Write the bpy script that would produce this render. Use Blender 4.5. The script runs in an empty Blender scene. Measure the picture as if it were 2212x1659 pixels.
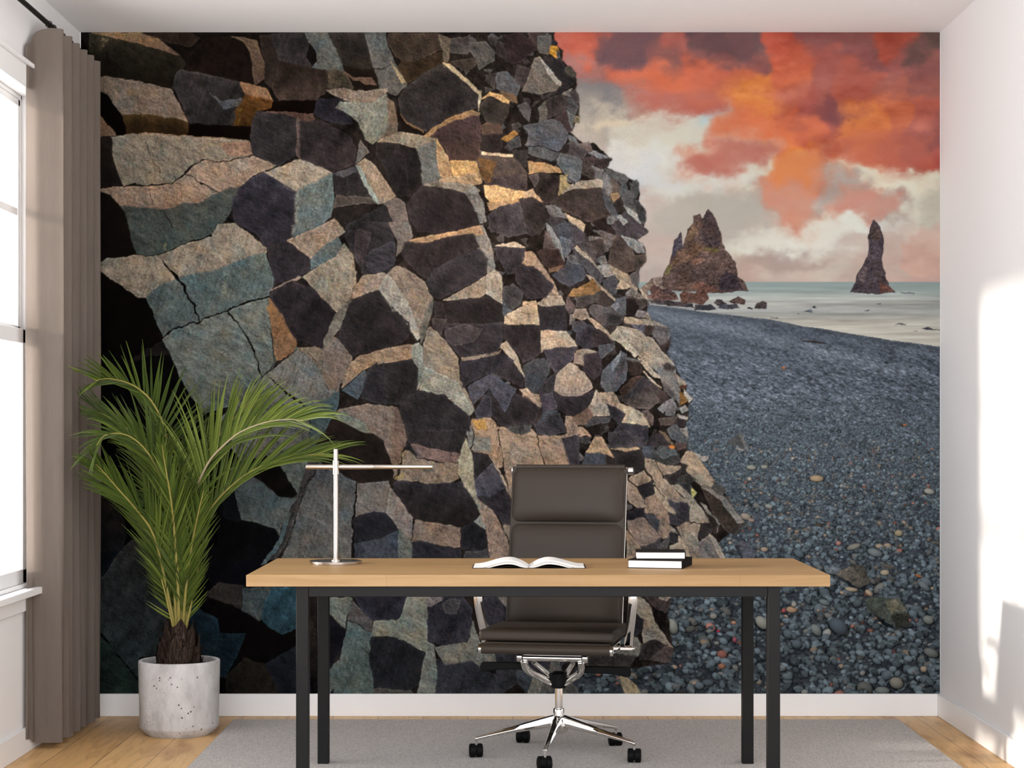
# ------------------------------------------------------------------ printed picture of the wall mural
import numpy as np
MX0, MX1, MY0, MY1 = 175.0, 2030.0, 70.0, 1498.0      # extent of the mural in photo pixels
MW, MH = 1855, 1428
TILES = {'A1': (170, 60, 3.6867), 'A2': (650, 60, 3.6867), 'B1': (170, 480, 3.6867), 'B2': (650, 480, 3.6867),
         'R1': (1130, 60, 5.53), 'R2': (1130, 340, 5.53), 'R3': (1130, 620, 5.53), 'S1': (1250, 880, 5.53),
         'C5': (850, 880, 5.53), 'C6': (560, 880, 5.53), 'D7': (190, 1180, 4.424), 'D8': (690, 1250, 4.424),
         'E5': (1250, 1250, 5.53), 'G4': (1450, 950, 3.6867), 'L': (1370, 430, 3.2529), 'K': (1150, 60, 2.4578),
         'H4': (170, 740, 4.022), 'P4': (520, 950, 4.424)}
ROCK = '''
#A1
161210 15,40 2212,40 2212,300 1900,700 1500,900 900,900 150,860 150,300
302e26>17120e 85,45 250,75 480,130 640,170 780,190 860,290 810,330 770,420 740,470 560,430 150,385 148,310 95,215
a8835f>6f5444 110,40 490,40 620,80 740,170 800,220 640,168 480,124 250,73
2a211d 500,40 900,40 965,95 880,150 700,110
1b1411 1000,90 1200,70 1320,90 1390,190 1400,460 1230,410 870,330 860,240
64503f>4e3c32 1210,70 1330,85 1420,110 1450,200 1480,300 1490,400 1410,460 1390,380 1370,200 1310,110
2a2320 1440,60 1530,60 1565,170 1600,270 1540,480 1490,440 1480,260
302c2d 1530,50 1800,40 1830,110 1800,230 1850,300 1840,330 1700,300 1590,250 1565,160
6b6a63>5f5b54 1800,40 1980,40 2060,200 2120,340 1990,360 1970,340 1850,320 1870,290 1905,260 1890,170 1830,110
4a4238 1985,350 2120,345 2190,480 2170,500 2050,490 1975,480 1990,420
221b18>3c322d 1600,270 1840,320 1970,340 1990,410 1960,520 1870,580 1600,585 1540,480
0e0806 1540,590 1900,580 1860,690 1430,655
8b7361 148,385 260,395 520,440 730,490 790,590 840,690 870,750 800,730 520,685 350,700 270,600 230,540 150,490
3f311d>2a1d12 350,700 500,685 790,730 870,755 870,850 820,860 440,840 370,850 375,790
090605 150,500 230,540 375,780 370,860 310,860 150,680
7d5f48 148,680 230,770 300,855 150,865
383434>2b2828 820,330 1280,430 1320,520 1290,610 1250,660 1240,785 890,760 860,700 790,540 750,480 770,380
54504f 1050,520 1130,590 1300,560 1300,620 1150,640
8d6547 1285,430 1500,490 1545,585 1330,530
5a3c20>33210f 1330,530 1540,585 1530,640 1420,660 1370,790 1240,785 1255,660 1300,600
0c0705 880,765 1370,790 1370,890 870,865
b08a6a 400,850 600,838 870,864 1260,888 870,880 600,872
8f7c69>82725f 255,870 430,848 600,850 870,874 1260,892 1350,900 1390,1020 1150,1065 980,1065 890,1110 850,1160 760,1230 650,1255 440,1240 365,1265 335,1220 260,1000
8d6b56 1130,920 1350,905 1385,1010 1200,1020
1d1816 148,870 255,875 265,1030 335,1230 330,1255 150,1265
987d68>93755f 150,1280 360,1268 650,1260 760,1240 855,1170 960,1075 1390,1024 1570,1100 1380,1180 1280,1280 1110,1320 960,1400 850,1395 740,1440 600,1445 400,1440 330,1420 160,1300
4d4e47>47504a 330,1420 600,1445 740,1440 850,1395 960,1400 1110,1320 1200,1275 1270,1270 1230,1380 1200,1490 1160,1540 1060,1645 830,1720 620,1805 460,1813 410,1659 380,1520
120e0c 150,1300 250,1330 370,1480 410,1659 460,1813 240,1840 150,1890
2e2b2d 1425,665 1740,700 1735,1010 1585,1100 1390,1000 1370,920 1380,760
4c3a33 1500,668 1860,688 1880,745 1760,745 1700,695
5c4a42 1745,705 1770,740 1765,1040 1735,1020
2b2728>322c2d 1770,745 1930,745 2160,870 2205,950 2195,1080 2020,1150 1765,1035
9f8973 1400,1190 1760,1045 2020,1155 1990,1190 1800,1265 1740,1310 1600,1230 1480,1150
69756e>58666a 1740,1305 1800,1265 2020,1165 2030,1370 2010,1500 1820,1659 1690,1680 1730,1480 1720,1380
33313a>2a282d 1475,1155 1600,1230 1735,1310 1720,1400 1730,1480 1690,1685 1500,1760 1430,1650 1250,1545 1230,1500 1230,1380 1270,1280 1380,1200
#A2
2f2b29>26221f 215,40 505,40 540,190 570,320 480,330 330,290 295,200
62605c>6a5f56 505,40 670,40 690,150 740,270 850,440 840,460 800,490 770,540 700,520 620,480 580,330 540,170
9a7f60 720,270 840,440 800,440 760,360
1b1511 330,300 480,335 580,335 620,480 440,500 400,420
57463c 350,350 430,400 560,400 600,460 500,440 420,410
3d342d 690,45 1080,45 1130,170 900,265 800,260 750,230 700,130
33291f 800,270 900,275 1130,190 1135,280 850,440 770,310
6b5c4c 1090,55 1190,90 1175,270 1140,270 1125,170
15100e 770,540 1000,815 960,860 820,820 770,700
353130>2d2a2b 1120,290 1420,520 1410,630 1200,700 1000,815 960,810 830,740 790,680 780,560 840,470 980,370
b59a78 1125,275 1180,290 1300,390 1430,520 1435,560 1412,660 1415,530 1280,410
6f543c 790,690 830,745 960,815 975,830 850,765
9c7652 980,860 1060,790 1180,720 1360,655 1420,680 1410,700 1220,740 1120,790 1040,860
45383a>3f322d 1040,860 1120,792 1220,747 1405,700 1430,780 1425,1000 1390,1065 1180,1050 1150,960
8a7462 200,500 350,480 450,510 690,490 670,540 560,600 420,600 330,570
847e70>76705f 420,600 560,605 680,530 690,600 700,830 570,920 520,890 460,760 370,680 255,630 300,590
6b5a4c 690,560 740,600 770,830 750,880 640,880 700,800
25242a 130,570 330,570 260,640 370,690 410,770 300,760 190,740 100,690
6e6055 440,1080 460,960 480,900 540,990 430,1090
8f7a64 640,885 770,830 1080,880 1060,920 920,960 780,920 610,910
746e64>6a665e 920,965 1070,900 1090,1010 1100,1150 1130,1220 970,1240 950,1090
c99a6c>b58a62 1080,890 1160,1020 1210,1150 1190,1200 1110,1180 1085,1020
cf9a61 1190,1055 1390,1070 1430,1160 1220,1200 1200,1120
b08c68 1110,1200 1430,1155 1440,1240 1300,1260 1080,1240
2a2726 600,920 780,930 790,960 650,1070 600,1020
201e1f 770,970 910,960 950,1080 960,1240 900,1290 840,1280 830,1050
252223 650,1080 770,970 830,1040 870,1340 750,1340 700,1200
9b8068 430,1100 510,1040 560,1060 640,1170 750,1340 640,1400 600,1400 500,1240
9aa092 430,1100 462,1100 622,1400 590,1400
6f5f55 660,1400 750,1350 820,1390 850,1530 890,1659 740,1659 720,1520 690,1430
2f2c2d 260,1160 430,1100 490,1240 560,1350 340,1350 280,1340
4d4a4d 260,1160 430,1110 440,1140 330,1190
4a4440 280,1340 550,1350 600,1400 500,1390 260,1430
1e1b1a 260,1440 590,1410 460,1530 370,1570 270,1520
2b2a2c 380,1570 660,1410 720,1530 740,1659 340,1659
8c7460 0,1659 270,1520 350,1620 300,1659
8b7b68 970,1250 1060,1220 1360,1250 1420,1300 1300,1310 1130,1270
7a736c 1300,1310 1385,1260 1450,1400 1470,1540 1420,1560 1370,1450 1330,1370
2f2b2c>272325 960,1260 1130,1280 1310,1320 1400,1500 1420,1570 1330,1590 1100,1640 930,1620 870,1530 840,1400
594a42 1400,1060 1440,1000 1680,1010 1740,1080 1800,1160 1790,1290 1540,1270 1470,1240 1430,1160
6b4c30 1410,1040 1560,1060 1500,1240 1440,1200
403839 1540,1200 1740,1160 1790,1290 1480,1250
c0a080 1440,990 1690,1010 1690,1024 1440,1008
33302f 1680,980 1800,970 1800,1070 1740,1070
c79d6f 1460,1260 1540,1260 1800,1310 1840,1290 1870,1330 1700,1370 1500,1390 1470,1340
a88462 1480,1400 1740,1370 1750,1390 1570,1420 1500,1450
322e30 1740,1370 1850,1340 1950,1400 2000,1490 1930,1600 1850,1659 1790,1640 1760,1500
423e41 1560,1430 1740,1390 1770,1500 1790,1640 1650,1659 1510,1620 1480,1500
45413f 1190,90 1340,60 1350,140 1320,210 1190,200
4c4a4a 1350,120 1470,110 1540,190 1540,260 1420,330 1400,250 1330,180
3a332e 1240,260 1400,240 1400,290 1330,350 1190,280
35302f 1540,80 1630,180 1640,270 1550,200
3f3634 1800,45 1960,40 1880,150
2f2627 1600,60 1750,40 1880,155 1740,280 1660,290 1630,160
57534f 1880,160 1960,40 1990,70 1990,140 1970,220 1900,200
5a5655 1550,360 1640,350 1740,460 1720,540 1560,490
3b3633 1500,370 1540,360 1540,490 1470,420
3a3434 1700,400 1760,480 1800,400 1830,330 1720,300
37322f 1510,520 1600,530 1660,590 1650,680 1600,770 1480,750 1430,650 1430,620
b28c60 1440,570 1500,515 1600,540 1660,580 1650,600 1500,540
6e553f 1580,500 1710,540 1720,600 1610,540
57514e 1720,620 1790,590 1830,650 1820,750 1740,660
4d3f37 1480,760 1590,780 1610,840 1450,850 1430,780
2a2524 1440,850 1590,850 1590,970 1520,990 1440,960
8a6238 1600,880 1700,820 1730,850 1640,910
45454c 1640,920 1740,860 1750,940 1660,970
2c2a2b 1930,230 2050,240 2120,330 2190,420 2000,540 1920,560 2070,470 1960,280
6d6259>5f544b 1860,240 1900,240 2060,460 2020,500 1890,530 1760,500 1800,420 1830,330
978b7f 1900,240 1950,280 2065,450 2050,465
#R1
5a5856 165,100 330,95 330,220 270,290 180,260
2d2a2c 250,380 420,370 450,365 500,480 520,560 630,640 600,660 450,790 370,770 440,700 220,390
978b7f 215,385 300,460 440,670 430,700 330,590
46423c 510,480 560,465 630,550 610,595 540,560
2a272c 340,140 410,185 400,215 340,205
a37430 320,220 400,225 430,280 435,360 400,375 320,310
3d4247 400,270 435,300 435,360 410,370
6f6862 460,790 590,720 560,770 570,830 480,800
3e3a3b 555,770 630,740 660,880 640,910 580,850
44454a 500,810 580,860 650,930 640,980 610,1040 530,970
393433 260,880 440,790 510,830 530,900 500,990 290,1090 270,980
5c5650 180,960 260,880 280,990 280,1130 180,1140 200,1060
3a3132 370,1090 510,990 540,1080 580,1220 540,1250 460,1150
605e5e 520,990 620,1070 600,1130 580,1200 540,1070
6d5f4a 620,1060 665,1070 660,1130 600,1140
5b5756>545358 0,1180 280,1110 370,1095 450,1140 530,1250 530,1310 490,1390 410,1470 260,1410 50,1405 60,1250
5c5b5e 60,1425 250,1425 400,1490 400,1580 320,1605 200,1550 60,1500
707273 540,1290 600,1300 660,1400 760,1490 640,1420 560,1350
4a4648 520,1390 570,1350 760,1490 740,1530 700,1590 520,1500
231f1f 420,1470 500,1390 540,1400 520,1500
6a5a54 670,1400 780,1365 830,1470 770,1480
3f3a3c 790,1520 1050,1570 1000,1659 840,1620
6d696a 770,1500 850,1470 1050,1560 1010,1600
4a4042 700,1600 850,1560 830,1690 690,1690
#R2
463d3c 690,10 850,10 820,110 760,185 690,180
37302f 850,20 1050,10 1010,90 960,145 840,60
64656a>6d6d70 410,-60 660,10 690,40 690,120 680,260 600,320 540,240 410,80
a07c58 60,50 200,60 430,130 460,180 260,175 70,200
37302e 70,220 230,180 430,230 420,470 330,540 270,560 130,370
4b4544 70,230 180,200 180,290 130,360
94805c 420,470 440,220 530,200 510,290 560,330 470,430
6a6564 815,100 950,150 1060,270 1065,380 1010,470 950,400 950,290 850,250
453e3b 690,190 800,110 850,160 850,260 790,240
565351 970,135 1190,200 1250,260 1200,330 1040,240
5e5048 1040,250 1150,330 1140,470 1080,530 1020,490 1065,400
84694f 1040,430 1130,420 1140,480 1070,530
4f5053 1300,280 1350,275 1380,390 1350,480 1300,500
43454b 1310,500 1360,520 1460,640 1460,760 1430,800 1380,760 1340,660
5a5859 1160,340 1250,290 1310,330 1300,500 1350,660 1300,670 1200,560 1140,430
1f1c1c 1230,300 1260,290 1270,380 1245,380
2d2827 1060,550 1140,490 1210,610 1240,640 1200,660 1130,650
474347>3f3b40 1050,780 1240,640 1490,880 1350,980 1110,920 1090,860
8a8784 1200,580 1350,670 1400,780 1300,700
6d6866 990,700 1110,690 1150,740 1050,790 1010,780
8b8480 1110,690 1160,690 1240,780 1190,810
3a3432>4a403c 320,560 420,460 530,395 700,375 870,350 950,380 1060,560 1040,690 980,700 830,775 700,720 500,640 420,600
4d4a4b 950,390 1060,550 1130,690 1040,690 970,560
8e7f70 470,430 560,330 690,280 900,265 950,290 950,370 870,350 680,370 530,390
2b2322 820,780 990,710 990,790 1090,870 1080,910 900,870
a98a6e 0,430 100,380 230,530 110,470 0,500
2e2a2b>35312f 0,510 100,470 250,560 340,680 180,930 60,780 0,740
6d6663 270,580 380,570 490,680 520,730 330,690
3c393c 340,690 510,760 400,830 330,800 300,770
4a4b54 340,830 520,770 580,900 570,1000 450,980 390,900
686872 430,950 570,990 560,1130 500,1200 470,1080
ab9178 500,670 740,800 710,890 580,800
48444a 540,770 720,900 760,980 660,1010 570,1060 590,890
7f7b78 280,790 330,830 430,1000 470,1140 490,1250 390,1090 290,900
5f504b 240,1100 260,880 290,900 390,1100
392d2b 160,1130 240,1100 410,1100 490,1260 300,1320
785a48 300,1330 480,1280 430,1350 310,1370
9a7b66 0,1130 90,1120 150,1180 370,1500 290,1460 150,1330 0,1270
3d393e 0,1290 100,1290 280,1410 420,1659 60,1659 0,1500
4f4b4f>454246 350,1400 480,1320 560,1160 630,1180 760,1400 700,1470 550,1540 430,1480
625d5d 510,1190 570,1160 640,1180 700,1290 540,1240
504a4c 570,1080 640,1050 850,1260 970,1400 930,1500 830,1440 720,1290
9a8878 600,1070 640,1045 970,1390 940,1360
4b4648 650,1010 740,1000 900,1190 910,1250 850,1240 720,1110
655d5a 830,870 940,880 1090,940 1050,1050 980,1120 960,970 880,900
443d3c 740,960 830,930 950,980 970,1130 900,1190 790,1040
6a625e 790,940 960,970 880,970 790,990
4c4340>524843 1100,930 1180,950 1280,1060 1330,1170 1450,1160 1450,1250 1380,1330 1230,1370 1010,1270 1050,1060
77726f 1180,940 1330,980 1420,1040 1450,1140 1370,1130 1250,1040
6b6663 890,1200 970,1160 1000,1260 940,1290
8a827b 870,1290 1010,1280 1090,1380 1080,1430 980,1420
8d7a68 1030,1290 1230,1390 1290,1450 1360,1550 1350,1600 1130,1450 1080,1370
57504e 1270,1410 1380,1330 1360,1540 1300,1480
4d4a4c 960,1460 1090,1410 1130,1500 1110,1620 1040,1659 960,1570
a08a74 1110,1570 1170,1450 1280,1530 1240,1570
8a7968 760,1400 830,1440 1070,1659 950,1640 850,1530
7c5a38 560,1659 620,1590 830,1460 900,1570 750,1640
#R3
b08f72>b8987a 0,180 150,165 190,450 0,450
312d2f 0,450 190,460 210,780 130,850 0,890
857363 280,110 380,0 420,100
9a8775 165,200 280,110 460,100 495,210 240,240
2a2729>323035 160,220 240,240 495,215 520,520 210,520
ae967f 210,560 210,520 510,530 640,710 450,710 270,760 210,780
3f3c43 240,760 450,715 640,720 580,880 400,1040 310,900
4d4b50>434146 10,930 120,870 240,850 310,930 310,1020 240,1130 150,1280 20,1180
383539 180,1270 260,1120 390,1030 400,1180 360,1260 210,1290
917e6e>89776b 545,910 600,910 760,1070 830,1210 690,1290 480,1300 370,1240 400,1050
302c30 380,1260 480,1310 690,1300 870,1240 780,1440 560,1540 400,1450
9a8878 870,1240 960,1320 1060,1530 920,1530 830,1540 780,1440
6f584a 580,1560 780,1450 840,1540 740,1640 600,1640
46464e 740,1640 840,1560 1050,1550 1000,1610 760,1659
9b8471 910,1260 1070,1250 1230,1510 1120,1440 990,1380 960,1310
38363c 1000,1400 1130,1450 1240,1530 1160,1659 1060,1560
a5907a 1150,1390 1300,1440 1420,1520 1510,1670 1380,1640 1180,1610 1240,1520
8d7562 0,1230 180,1290 230,1450 0,1350
3f3a3e 0,1300 230,1470 200,1530 0,1570
45424a 190,1290 350,1270 400,1440 250,1500
4b4e58 120,1640 240,1500 400,1480 490,1659
5a4a46 500,250 540,100 620,270 540,310
806040 540,100 600,20 900,0 930,30 830,90 700,110 620,110
44403f 650,110 830,95 940,30 850,180 700,240 620,230
3a3332 860,180 940,50 1120,175 1060,230
9c8976 930,0 1130,170 1100,170 940,30
857367 610,260 740,260 790,350 690,400 580,350
57504f 790,260 830,210 1050,240 1190,340 1160,430 950,460 790,300
464549 1010,320 1180,340 1130,450 1010,440
a08a77 780,360 850,400 1000,520 1080,640 960,560 840,460
3d3736 960,470 1110,460 1030,560
4f4d57 590,420 720,410 860,500 830,520 640,540 590,510
38353c 640,560 780,470 860,510 790,560 870,700 740,740 620,660
352f31 800,560 900,500 1070,640 1000,690 870,710
56565d 900,700 1090,660 1080,720 930,860 900,800
8a7665 640,760 760,740 880,770 740,800 700,900 620,900
363034 720,820 760,800 890,780 930,900 930,1020 850,1100 720,1000
7d6a5c 610,790 700,850 710,930 610,900
5d5d66 920,1150 950,1000 1060,880 1170,770 1240,800 1230,1080 1110,1240 990,1250
80808a 1050,900 1170,770 1130,900 1070,1000
4a474c 1110,960 1220,830 1210,1010 1100,1140
8d7e70>85786c 1110,470 1230,470 1420,540 1560,640 1680,800 1800,910 1720,900 1600,1000 1420,860 1230,640
a19382 1030,570 1120,490 1230,650 1370,790 1340,830 1210,720
9d8973 1200,360 1430,390 1460,450 1290,440 1200,410
55525a 1290,450 1460,450 1430,540 1330,490
8d8074 1430,390 1560,410 1710,470 1560,470 1480,450
5d5654 1560,470 1710,470 1750,560 1740,640 1640,700 1540,560
38302e 1460,460 1560,470 1520,570 1450,540
2e2827 1640,710 1750,620 1740,720 1700,800
46403f 1230,100 1370,130 1490,160 1490,210 1380,280 1340,350 1220,330
231e1e 1220,140 1320,150 1370,260 1340,340 1220,340
6d645f 1230,90 1290,10 1480,140 1370,130
9c8c7c 1390,20 1480,90 1495,150 1420,90
6f6664 1370,280 1470,290 1410,360 1340,340
8a7c70 1430,360 1480,300 1530,400
5c5a60 1110,140 1220,110 1220,330 1180,330 1060,240
6b676a 1040,230 1120,180 1150,220 1100,280
9b8c7c 1370,840 1470,900 1640,1090 1560,1060 1400,900
b39f8b 1440,1000 1570,1130 1640,1200 1520,1100
5e5a58 1230,830 1400,880 1250,900
2c2524 1240,880 1390,900 1420,980 1400,1050 1310,1050 1250,960
4a3b36 1150,1230 1300,1090 1430,1060 1420,1140 1160,1330
453f40>57504d 1180,1330 1350,1220 1530,1140 1620,1190 1640,1350 1480,1460 1310,1440 1190,1360
3e3a3e 1430,1060 1530,1150 1350,1280 1200,1330
6a6562 1590,1000 1720,910 1800,910 1820,1030 1860,1110 1870,1420 1830,1340 1700,1200 1650,1100
524d4b 1680,1130 1830,1340 1810,1350 1680,1230
45403e 1650,930 1720,905 1800,960 1770,1010 1690,980
8f8378 1830,1040 1940,1160 1870,1190 1850,1120
4e392b 1860,1190 1940,1170 1900,1220
70502f 1870,1240 1960,1300 1950,1370 1870,1410
8f867c 1910,1220 2020,1330 1980,1370 1930,1280
3a3231 1600,1200 1690,1260 1720,1360 1640,1380
6a6767 1600,1450 1680,1380 1710,1440 1660,1500
676263 1700,1370 1780,1330 1830,1420 1800,1540 1700,1520
756f6b 1870,1450 1930,1410 1970,1460 1900,1500
241f20 1800,1630 1860,1540 1950,1590 1920,1659
82756b 1850,1510 1960,1560 1940,1590 1830,1530
6a5850 1420,1490 1490,1470 1550,1550 1540,1640 1470,1580
4c4441 1620,1570 1840,1550 1820,1650 1640,1640
#S1
9b7d6a 0,230 60,240 140,350 80,330 0,350
3c3a3c 0,360 140,360 100,430 0,410
a08268>a88a6e 190,350 270,350 340,460 450,660 330,560 190,550 90,530
494c5a 100,540 320,560 310,720 20,720
2c2726 330,560 430,620 460,720 320,720
38363d 520,190 820,220 830,370 740,330 590,280 400,290 460,230
454247 350,300 560,270 620,300 820,390 800,460 640,480 390,470 350,380
4b4c57 780,460 900,460 880,600 790,590 750,500
2b2829 390,480 530,490 730,490 770,570 790,670 760,740 600,800 580,710 440,690
8f7862 380,480 560,520 730,495 700,480 540,492
322e31 850,360 960,290 1040,330 1110,450 940,480 830,440
6a5848 960,280 1030,310 1150,460 1110,440
45474b>35363a 900,530 980,460 1130,470 1200,570 1210,650 1060,690 900,620
585b5f 920,540 1000,480 1130,490 1180,560 1000,600
b06a38 1080,450 1130,450 1140,475 1100,475
57575c 1060,270 1160,200 1300,370 1290,430 1170,410 1090,350
453a38 1150,420 1280,440 1260,490 1180,500
2a2526 1150,190 1200,80 1300,120 1240,220
8a7d72 1180,80 1300,110 1290,140 1200,120
756b64 1210,250 1280,230 1310,360 1260,320
907c6a>86766a 790,600 890,620 1010,830 1200,1050 1310,1140 1220,1140 1050,1110 960,960 860,800 790,720
8d7867 920,640 1050,690 1220,700 1230,720 1150,770 1000,800
332f30 1000,810 1150,780 1230,720 1180,900 1120,920
8f7b69 1220,650 1270,530 1340,520 1480,680 1620,880 1500,870 1370,850 1290,760
877868 1370,860 1510,870 1610,900 1590,960 1450,930
2b2728 1200,680 1290,690 1260,740
3a3837 1200,820 1320,800 1390,870 1300,900 1190,880
8f7866 600,840 780,750 860,850 870,870 700,940
2f2c2f 690,950 880,870 910,1020 780,1080 720,1020
937e6d 580,860 680,960 740,1060 840,1190 700,1200 590,1110
2b292f 580,1250 700,1210 835,1210 780,1290 580,1350
8a7363 790,1080 910,1040 1050,1210 1090,1390 1090,1540 1000,1560 930,1450 950,1350 800,1250
4d4b54 790,1280 880,1260 950,1340 930,1450 850,1390
9a8978 900,900 960,960 1060,1110 1150,1230 1150,1290 1070,1240 920,1040
37353a 1070,1250 1160,1290 1150,1400 1100,1400
424149 1060,1110 1200,1150 1170,1250 1100,1180
36353a 1210,1130 1310,1150 1330,1290 1330,1360 1150,1410 1170,1260
8a7d70 1110,930 1180,910 1350,1060 1500,1270 1580,1380 1500,1390 1330,1350 1330,1180 1250,1060
2d2a2c 1440,1390 1580,1370 1590,1440 1550,1560 1480,1580 1410,1510
7c6b62 580,1350 770,1310 980,1540 900,1620 720,1650 580,1430
3c3a3e 740,1659 900,1620 975,1540 950,1700 740,1720
7d7064 1160,1430 1330,1360 1440,1400 1410,1520 1440,1800 1320,1800 1200,1480
8b7f76 1100,1420 1180,1500 1090,1500
302e31 1080,1510 1180,1500 1190,1600 1120,1630 1080,1590
48484d 980,1620 1080,1530 1070,1650 970,1740
8e7a6a 570,1470 720,1659 800,1800 580,1800
93816f 1190,1530 1290,1659 1330,1800 1090,1800 1090,1659 1190,1610
6a625e 1430,1600 1550,1530 1670,1659 1720,1800 1440,1800
8d8278 1550,1520 1620,1560 1680,1659 1740,1800 1690,1800 1620,1640
463d38>3f3833 1460,950 1560,960 1700,1060 1980,1370 1890,1410 1780,1490 1640,1320 1560,1180 1490,1010
7d736b 1460,945 1580,970 1760,1090 1980,1370 1890,1380 1680,1090 1560,1000
3a3736 1780,1490 1860,1420 1990,1370 1930,1450 1870,1510
50504f 1590,960 1640,900 1740,960 1720,1050 1640,1010
4a4a4b 1730,1060 1800,1070 1820,1150 1760,1100
7b736b 1450,1140 1510,1180 1680,1390 1640,1480 1560,1300
2b2725 1500,1240 1600,1320 1670,1400 1620,1500 1560,1360
3f3f42 1190,890 1300,900 1390,1030 1380,1070 1250,960
a39a62 1340,970 1400,1010 1360,1070
#C6
151110 0,700 190,660 340,860 450,1040 380,1090 200,960 0,850
535c5b>5f6863 0,-150 330,-90 600,420 620,480 590,600 460,1030 360,860 260,700 200,640 0,500
4c5c5f 610,0 930,0 870,110 740,330 640,470 600,350
221d1b 890,100 1040,190 1250,290 1370,310 1480,400 1570,560 1620,720 1620,880 1180,905 960,790 720,650 650,480 750,320
7d6a5d 900,90 960,30 1300,-40 1630,0 1700,150 1750,350 1700,520 1640,850 1620,860 1600,700 1480,380 1370,310 1240,280 1040,190
80806f 900,90 1000,60 1250,180 1330,290 1240,280 1040,190
3c3b3b 600,590 720,650 600,880 480,1180 400,1380 300,1659 190,1810 130,1810 200,1659 330,1330 370,1120 460,1040
565a60>6e665e 720,660 960,790 1170,900 1150,1140 1110,1500 1090,1659 1080,1810 270,1810 330,1659 430,1340 500,1130
4f5d61>77756c 0,860 200,960 380,1100 330,1240 220,1430 180,1430 0,1370
15151a 0,1370 60,1390 180,1430 210,1500 200,1659 100,1810 0,1810
6b675f 200,1430 330,1240 210,1590
746a62 1170,910 1550,880 1560,970 1520,1260 1380,1240 1150,1290 1160,1100
857c74 1560,970 1670,1040 1840,1320 1830,1590 1660,1430 1520,1260
6a706b 1670,1450 1820,1600 1820,1810 1660,1810
25252a 1150,1310 1370,1240 1390,1260 1500,1260 1660,1440 1470,1560 1140,1610
454855 1140,1620 1470,1570 1660,1460 1665,1810 1140,1810
#C5
6d5a50 0,0 40,0 110,160 155,380 60,670 0,690
302d2f 50,0 430,0 760,0 900,120 910,210 830,400 800,540 620,530 440,490 170,390 130,180
2a2524 50,0 440,0 420,90 300,150 130,180
7c6259 210,420 440,490 620,530 790,545 780,650 600,660 440,640 270,590
28282b 110,490 180,410 220,470 270,580 200,560
87725f 110,520 190,530 270,605 450,655 780,668 770,850 640,900 460,910 300,880 60,860 100,700
948974>8c8270 860,370 910,500 960,680 970,900 1000,1060 1060,1300 1000,1180 820,900 780,780 790,600
8f7560 930,140 1100,120 1160,130 1240,230 1270,420 1310,560 1300,700 1250,720 1160,560 960,520 930,490 970,340 920,220
9a7444 940,150 1080,150 1110,270 1000,250
6f6a62 960,360 1150,360 1160,540 950,500
6a655f 870,290 910,220 970,330 960,410 910,470
2b292b 930,520 1130,570 1180,650 970,870 960,650
4a464c>454754 975,870 1180,660 1270,770 1320,960 1170,1050 1000,1050 985,960
9b8672 1140,570 1190,640 1300,820 1400,1080 1380,1080 1270,780
363338 1010,1070 1160,1060 1320,990 1430,1090 1430,1390 1320,1390 1220,1270 1150,1200
937a67>9a826e 1240,220 1350,250 1520,330 1630,290 1640,250 1720,340 1760,560 1830,690 1830,740 1470,740 1420,1080 1390,1080 1340,860 1310,700 1310,540
45474b 1350,240 1640,200 1620,290 1520,320 1420,290
8c7462 1730,340 1990,340 2050,500 2110,690 2110,740 1840,740 1760,540
3f3c42 2000,350 2212,330 2212,690 2110,690
8a7262 2060,100 2130,110 2212,250 2212,320 1990,360 2080,290 2050,200
3b3a3f 1680,210 1960,50 2060,290 1860,340 1720,310
312b2b 1170,100 1280,0 1780,0 1780,60 1690,190 1500,210 1330,230 1250,190
2f2e33>221e1d 0,910 60,870 240,900 450,920 640,905 810,890 1000,1170 1010,1270 960,1350 850,1430 790,1430 240,1320 50,1080 0,1000
82736a 0,1020 40,1060 230,1320 230,1590 60,1450 0,1360
6b7069 60,1450 220,1600 220,1810 60,1810
89705f 240,1340 790,1430 800,1660 720,1659 550,1640 340,1590 225,1610
2a2a30 230,1610 340,1590 540,1650 800,1690 800,1810 225,1810
28282c 800,1440 960,1370 1090,1450 1120,1659 1060,1710 810,1680
454650 830,1810 860,1720 1060,1710 1150,1659 1160,1810
8a8278 960,1360 1040,1290 1100,1450
8a7467 1020,1100 1150,1210 1230,1300 1310,1450 1400,1659 1440,1810 1160,1810 1130,1659 1110,1450 1060,1300
7b6f66 1320,1400 1430,1400 1420,1659 1400,1659 1310,1440
#B1
0c0908 150,380 500,600 680,910 400,1110 150,1000
0c0a0a 150,1000 400,1110 670,940 740,1060 860,1340 990,1520 900,1800 1400,2300 150,2500
1a1716 400,1110 670,940 735,1050 560,1060
8f7c69>877563 150,345 240,290 470,268 640,265 830,183 1060,110 1110,20 1250,10 1500,210 1490,240 1280,300 1210,350 1110,380 1000,420 800,440 640,500 540,590 480,600 150,370
5a6662>4f5c5c 540,600 640,510 830,430 1110,380 1290,300 1480,240 1540,420 1550,500 1510,590 1300,650 1170,710 950,790 890,805 680,915 640,830
6d726a>64685f 670,930 760,852 960,795 1170,716 1310,655 1510,605 1600,700 1700,900 1750,1010 1570,1120 1540,1160 1460,1240 1200,1460 1000,1520 860,1330 740,1060
7b5b42 1510,610 1600,690 1740,960 1700,1040 1580,1110 1550,980 1540,850
726b63>6a665f 1460,1245 1750,1015 1890,1110 1990,1340 2070,1300 2000,1560 1950,1659 1840,1740 1300,1900 1100,1620 1200,1480
46585d 1830,1480 2000,1400 2080,1300 2060,1480 1960,1659 1840,1720
7d6a58 1750,1000 1870,990 1940,1010 2030,910 2180,1070 2110,1270 2000,1330 1890,1120
2a272b 1640,150 1840,290 1850,380 1560,500 1500,210
927a66 1660,145 1990,0 2060,10 2120,70 2060,110 1920,220 1850,290
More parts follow.
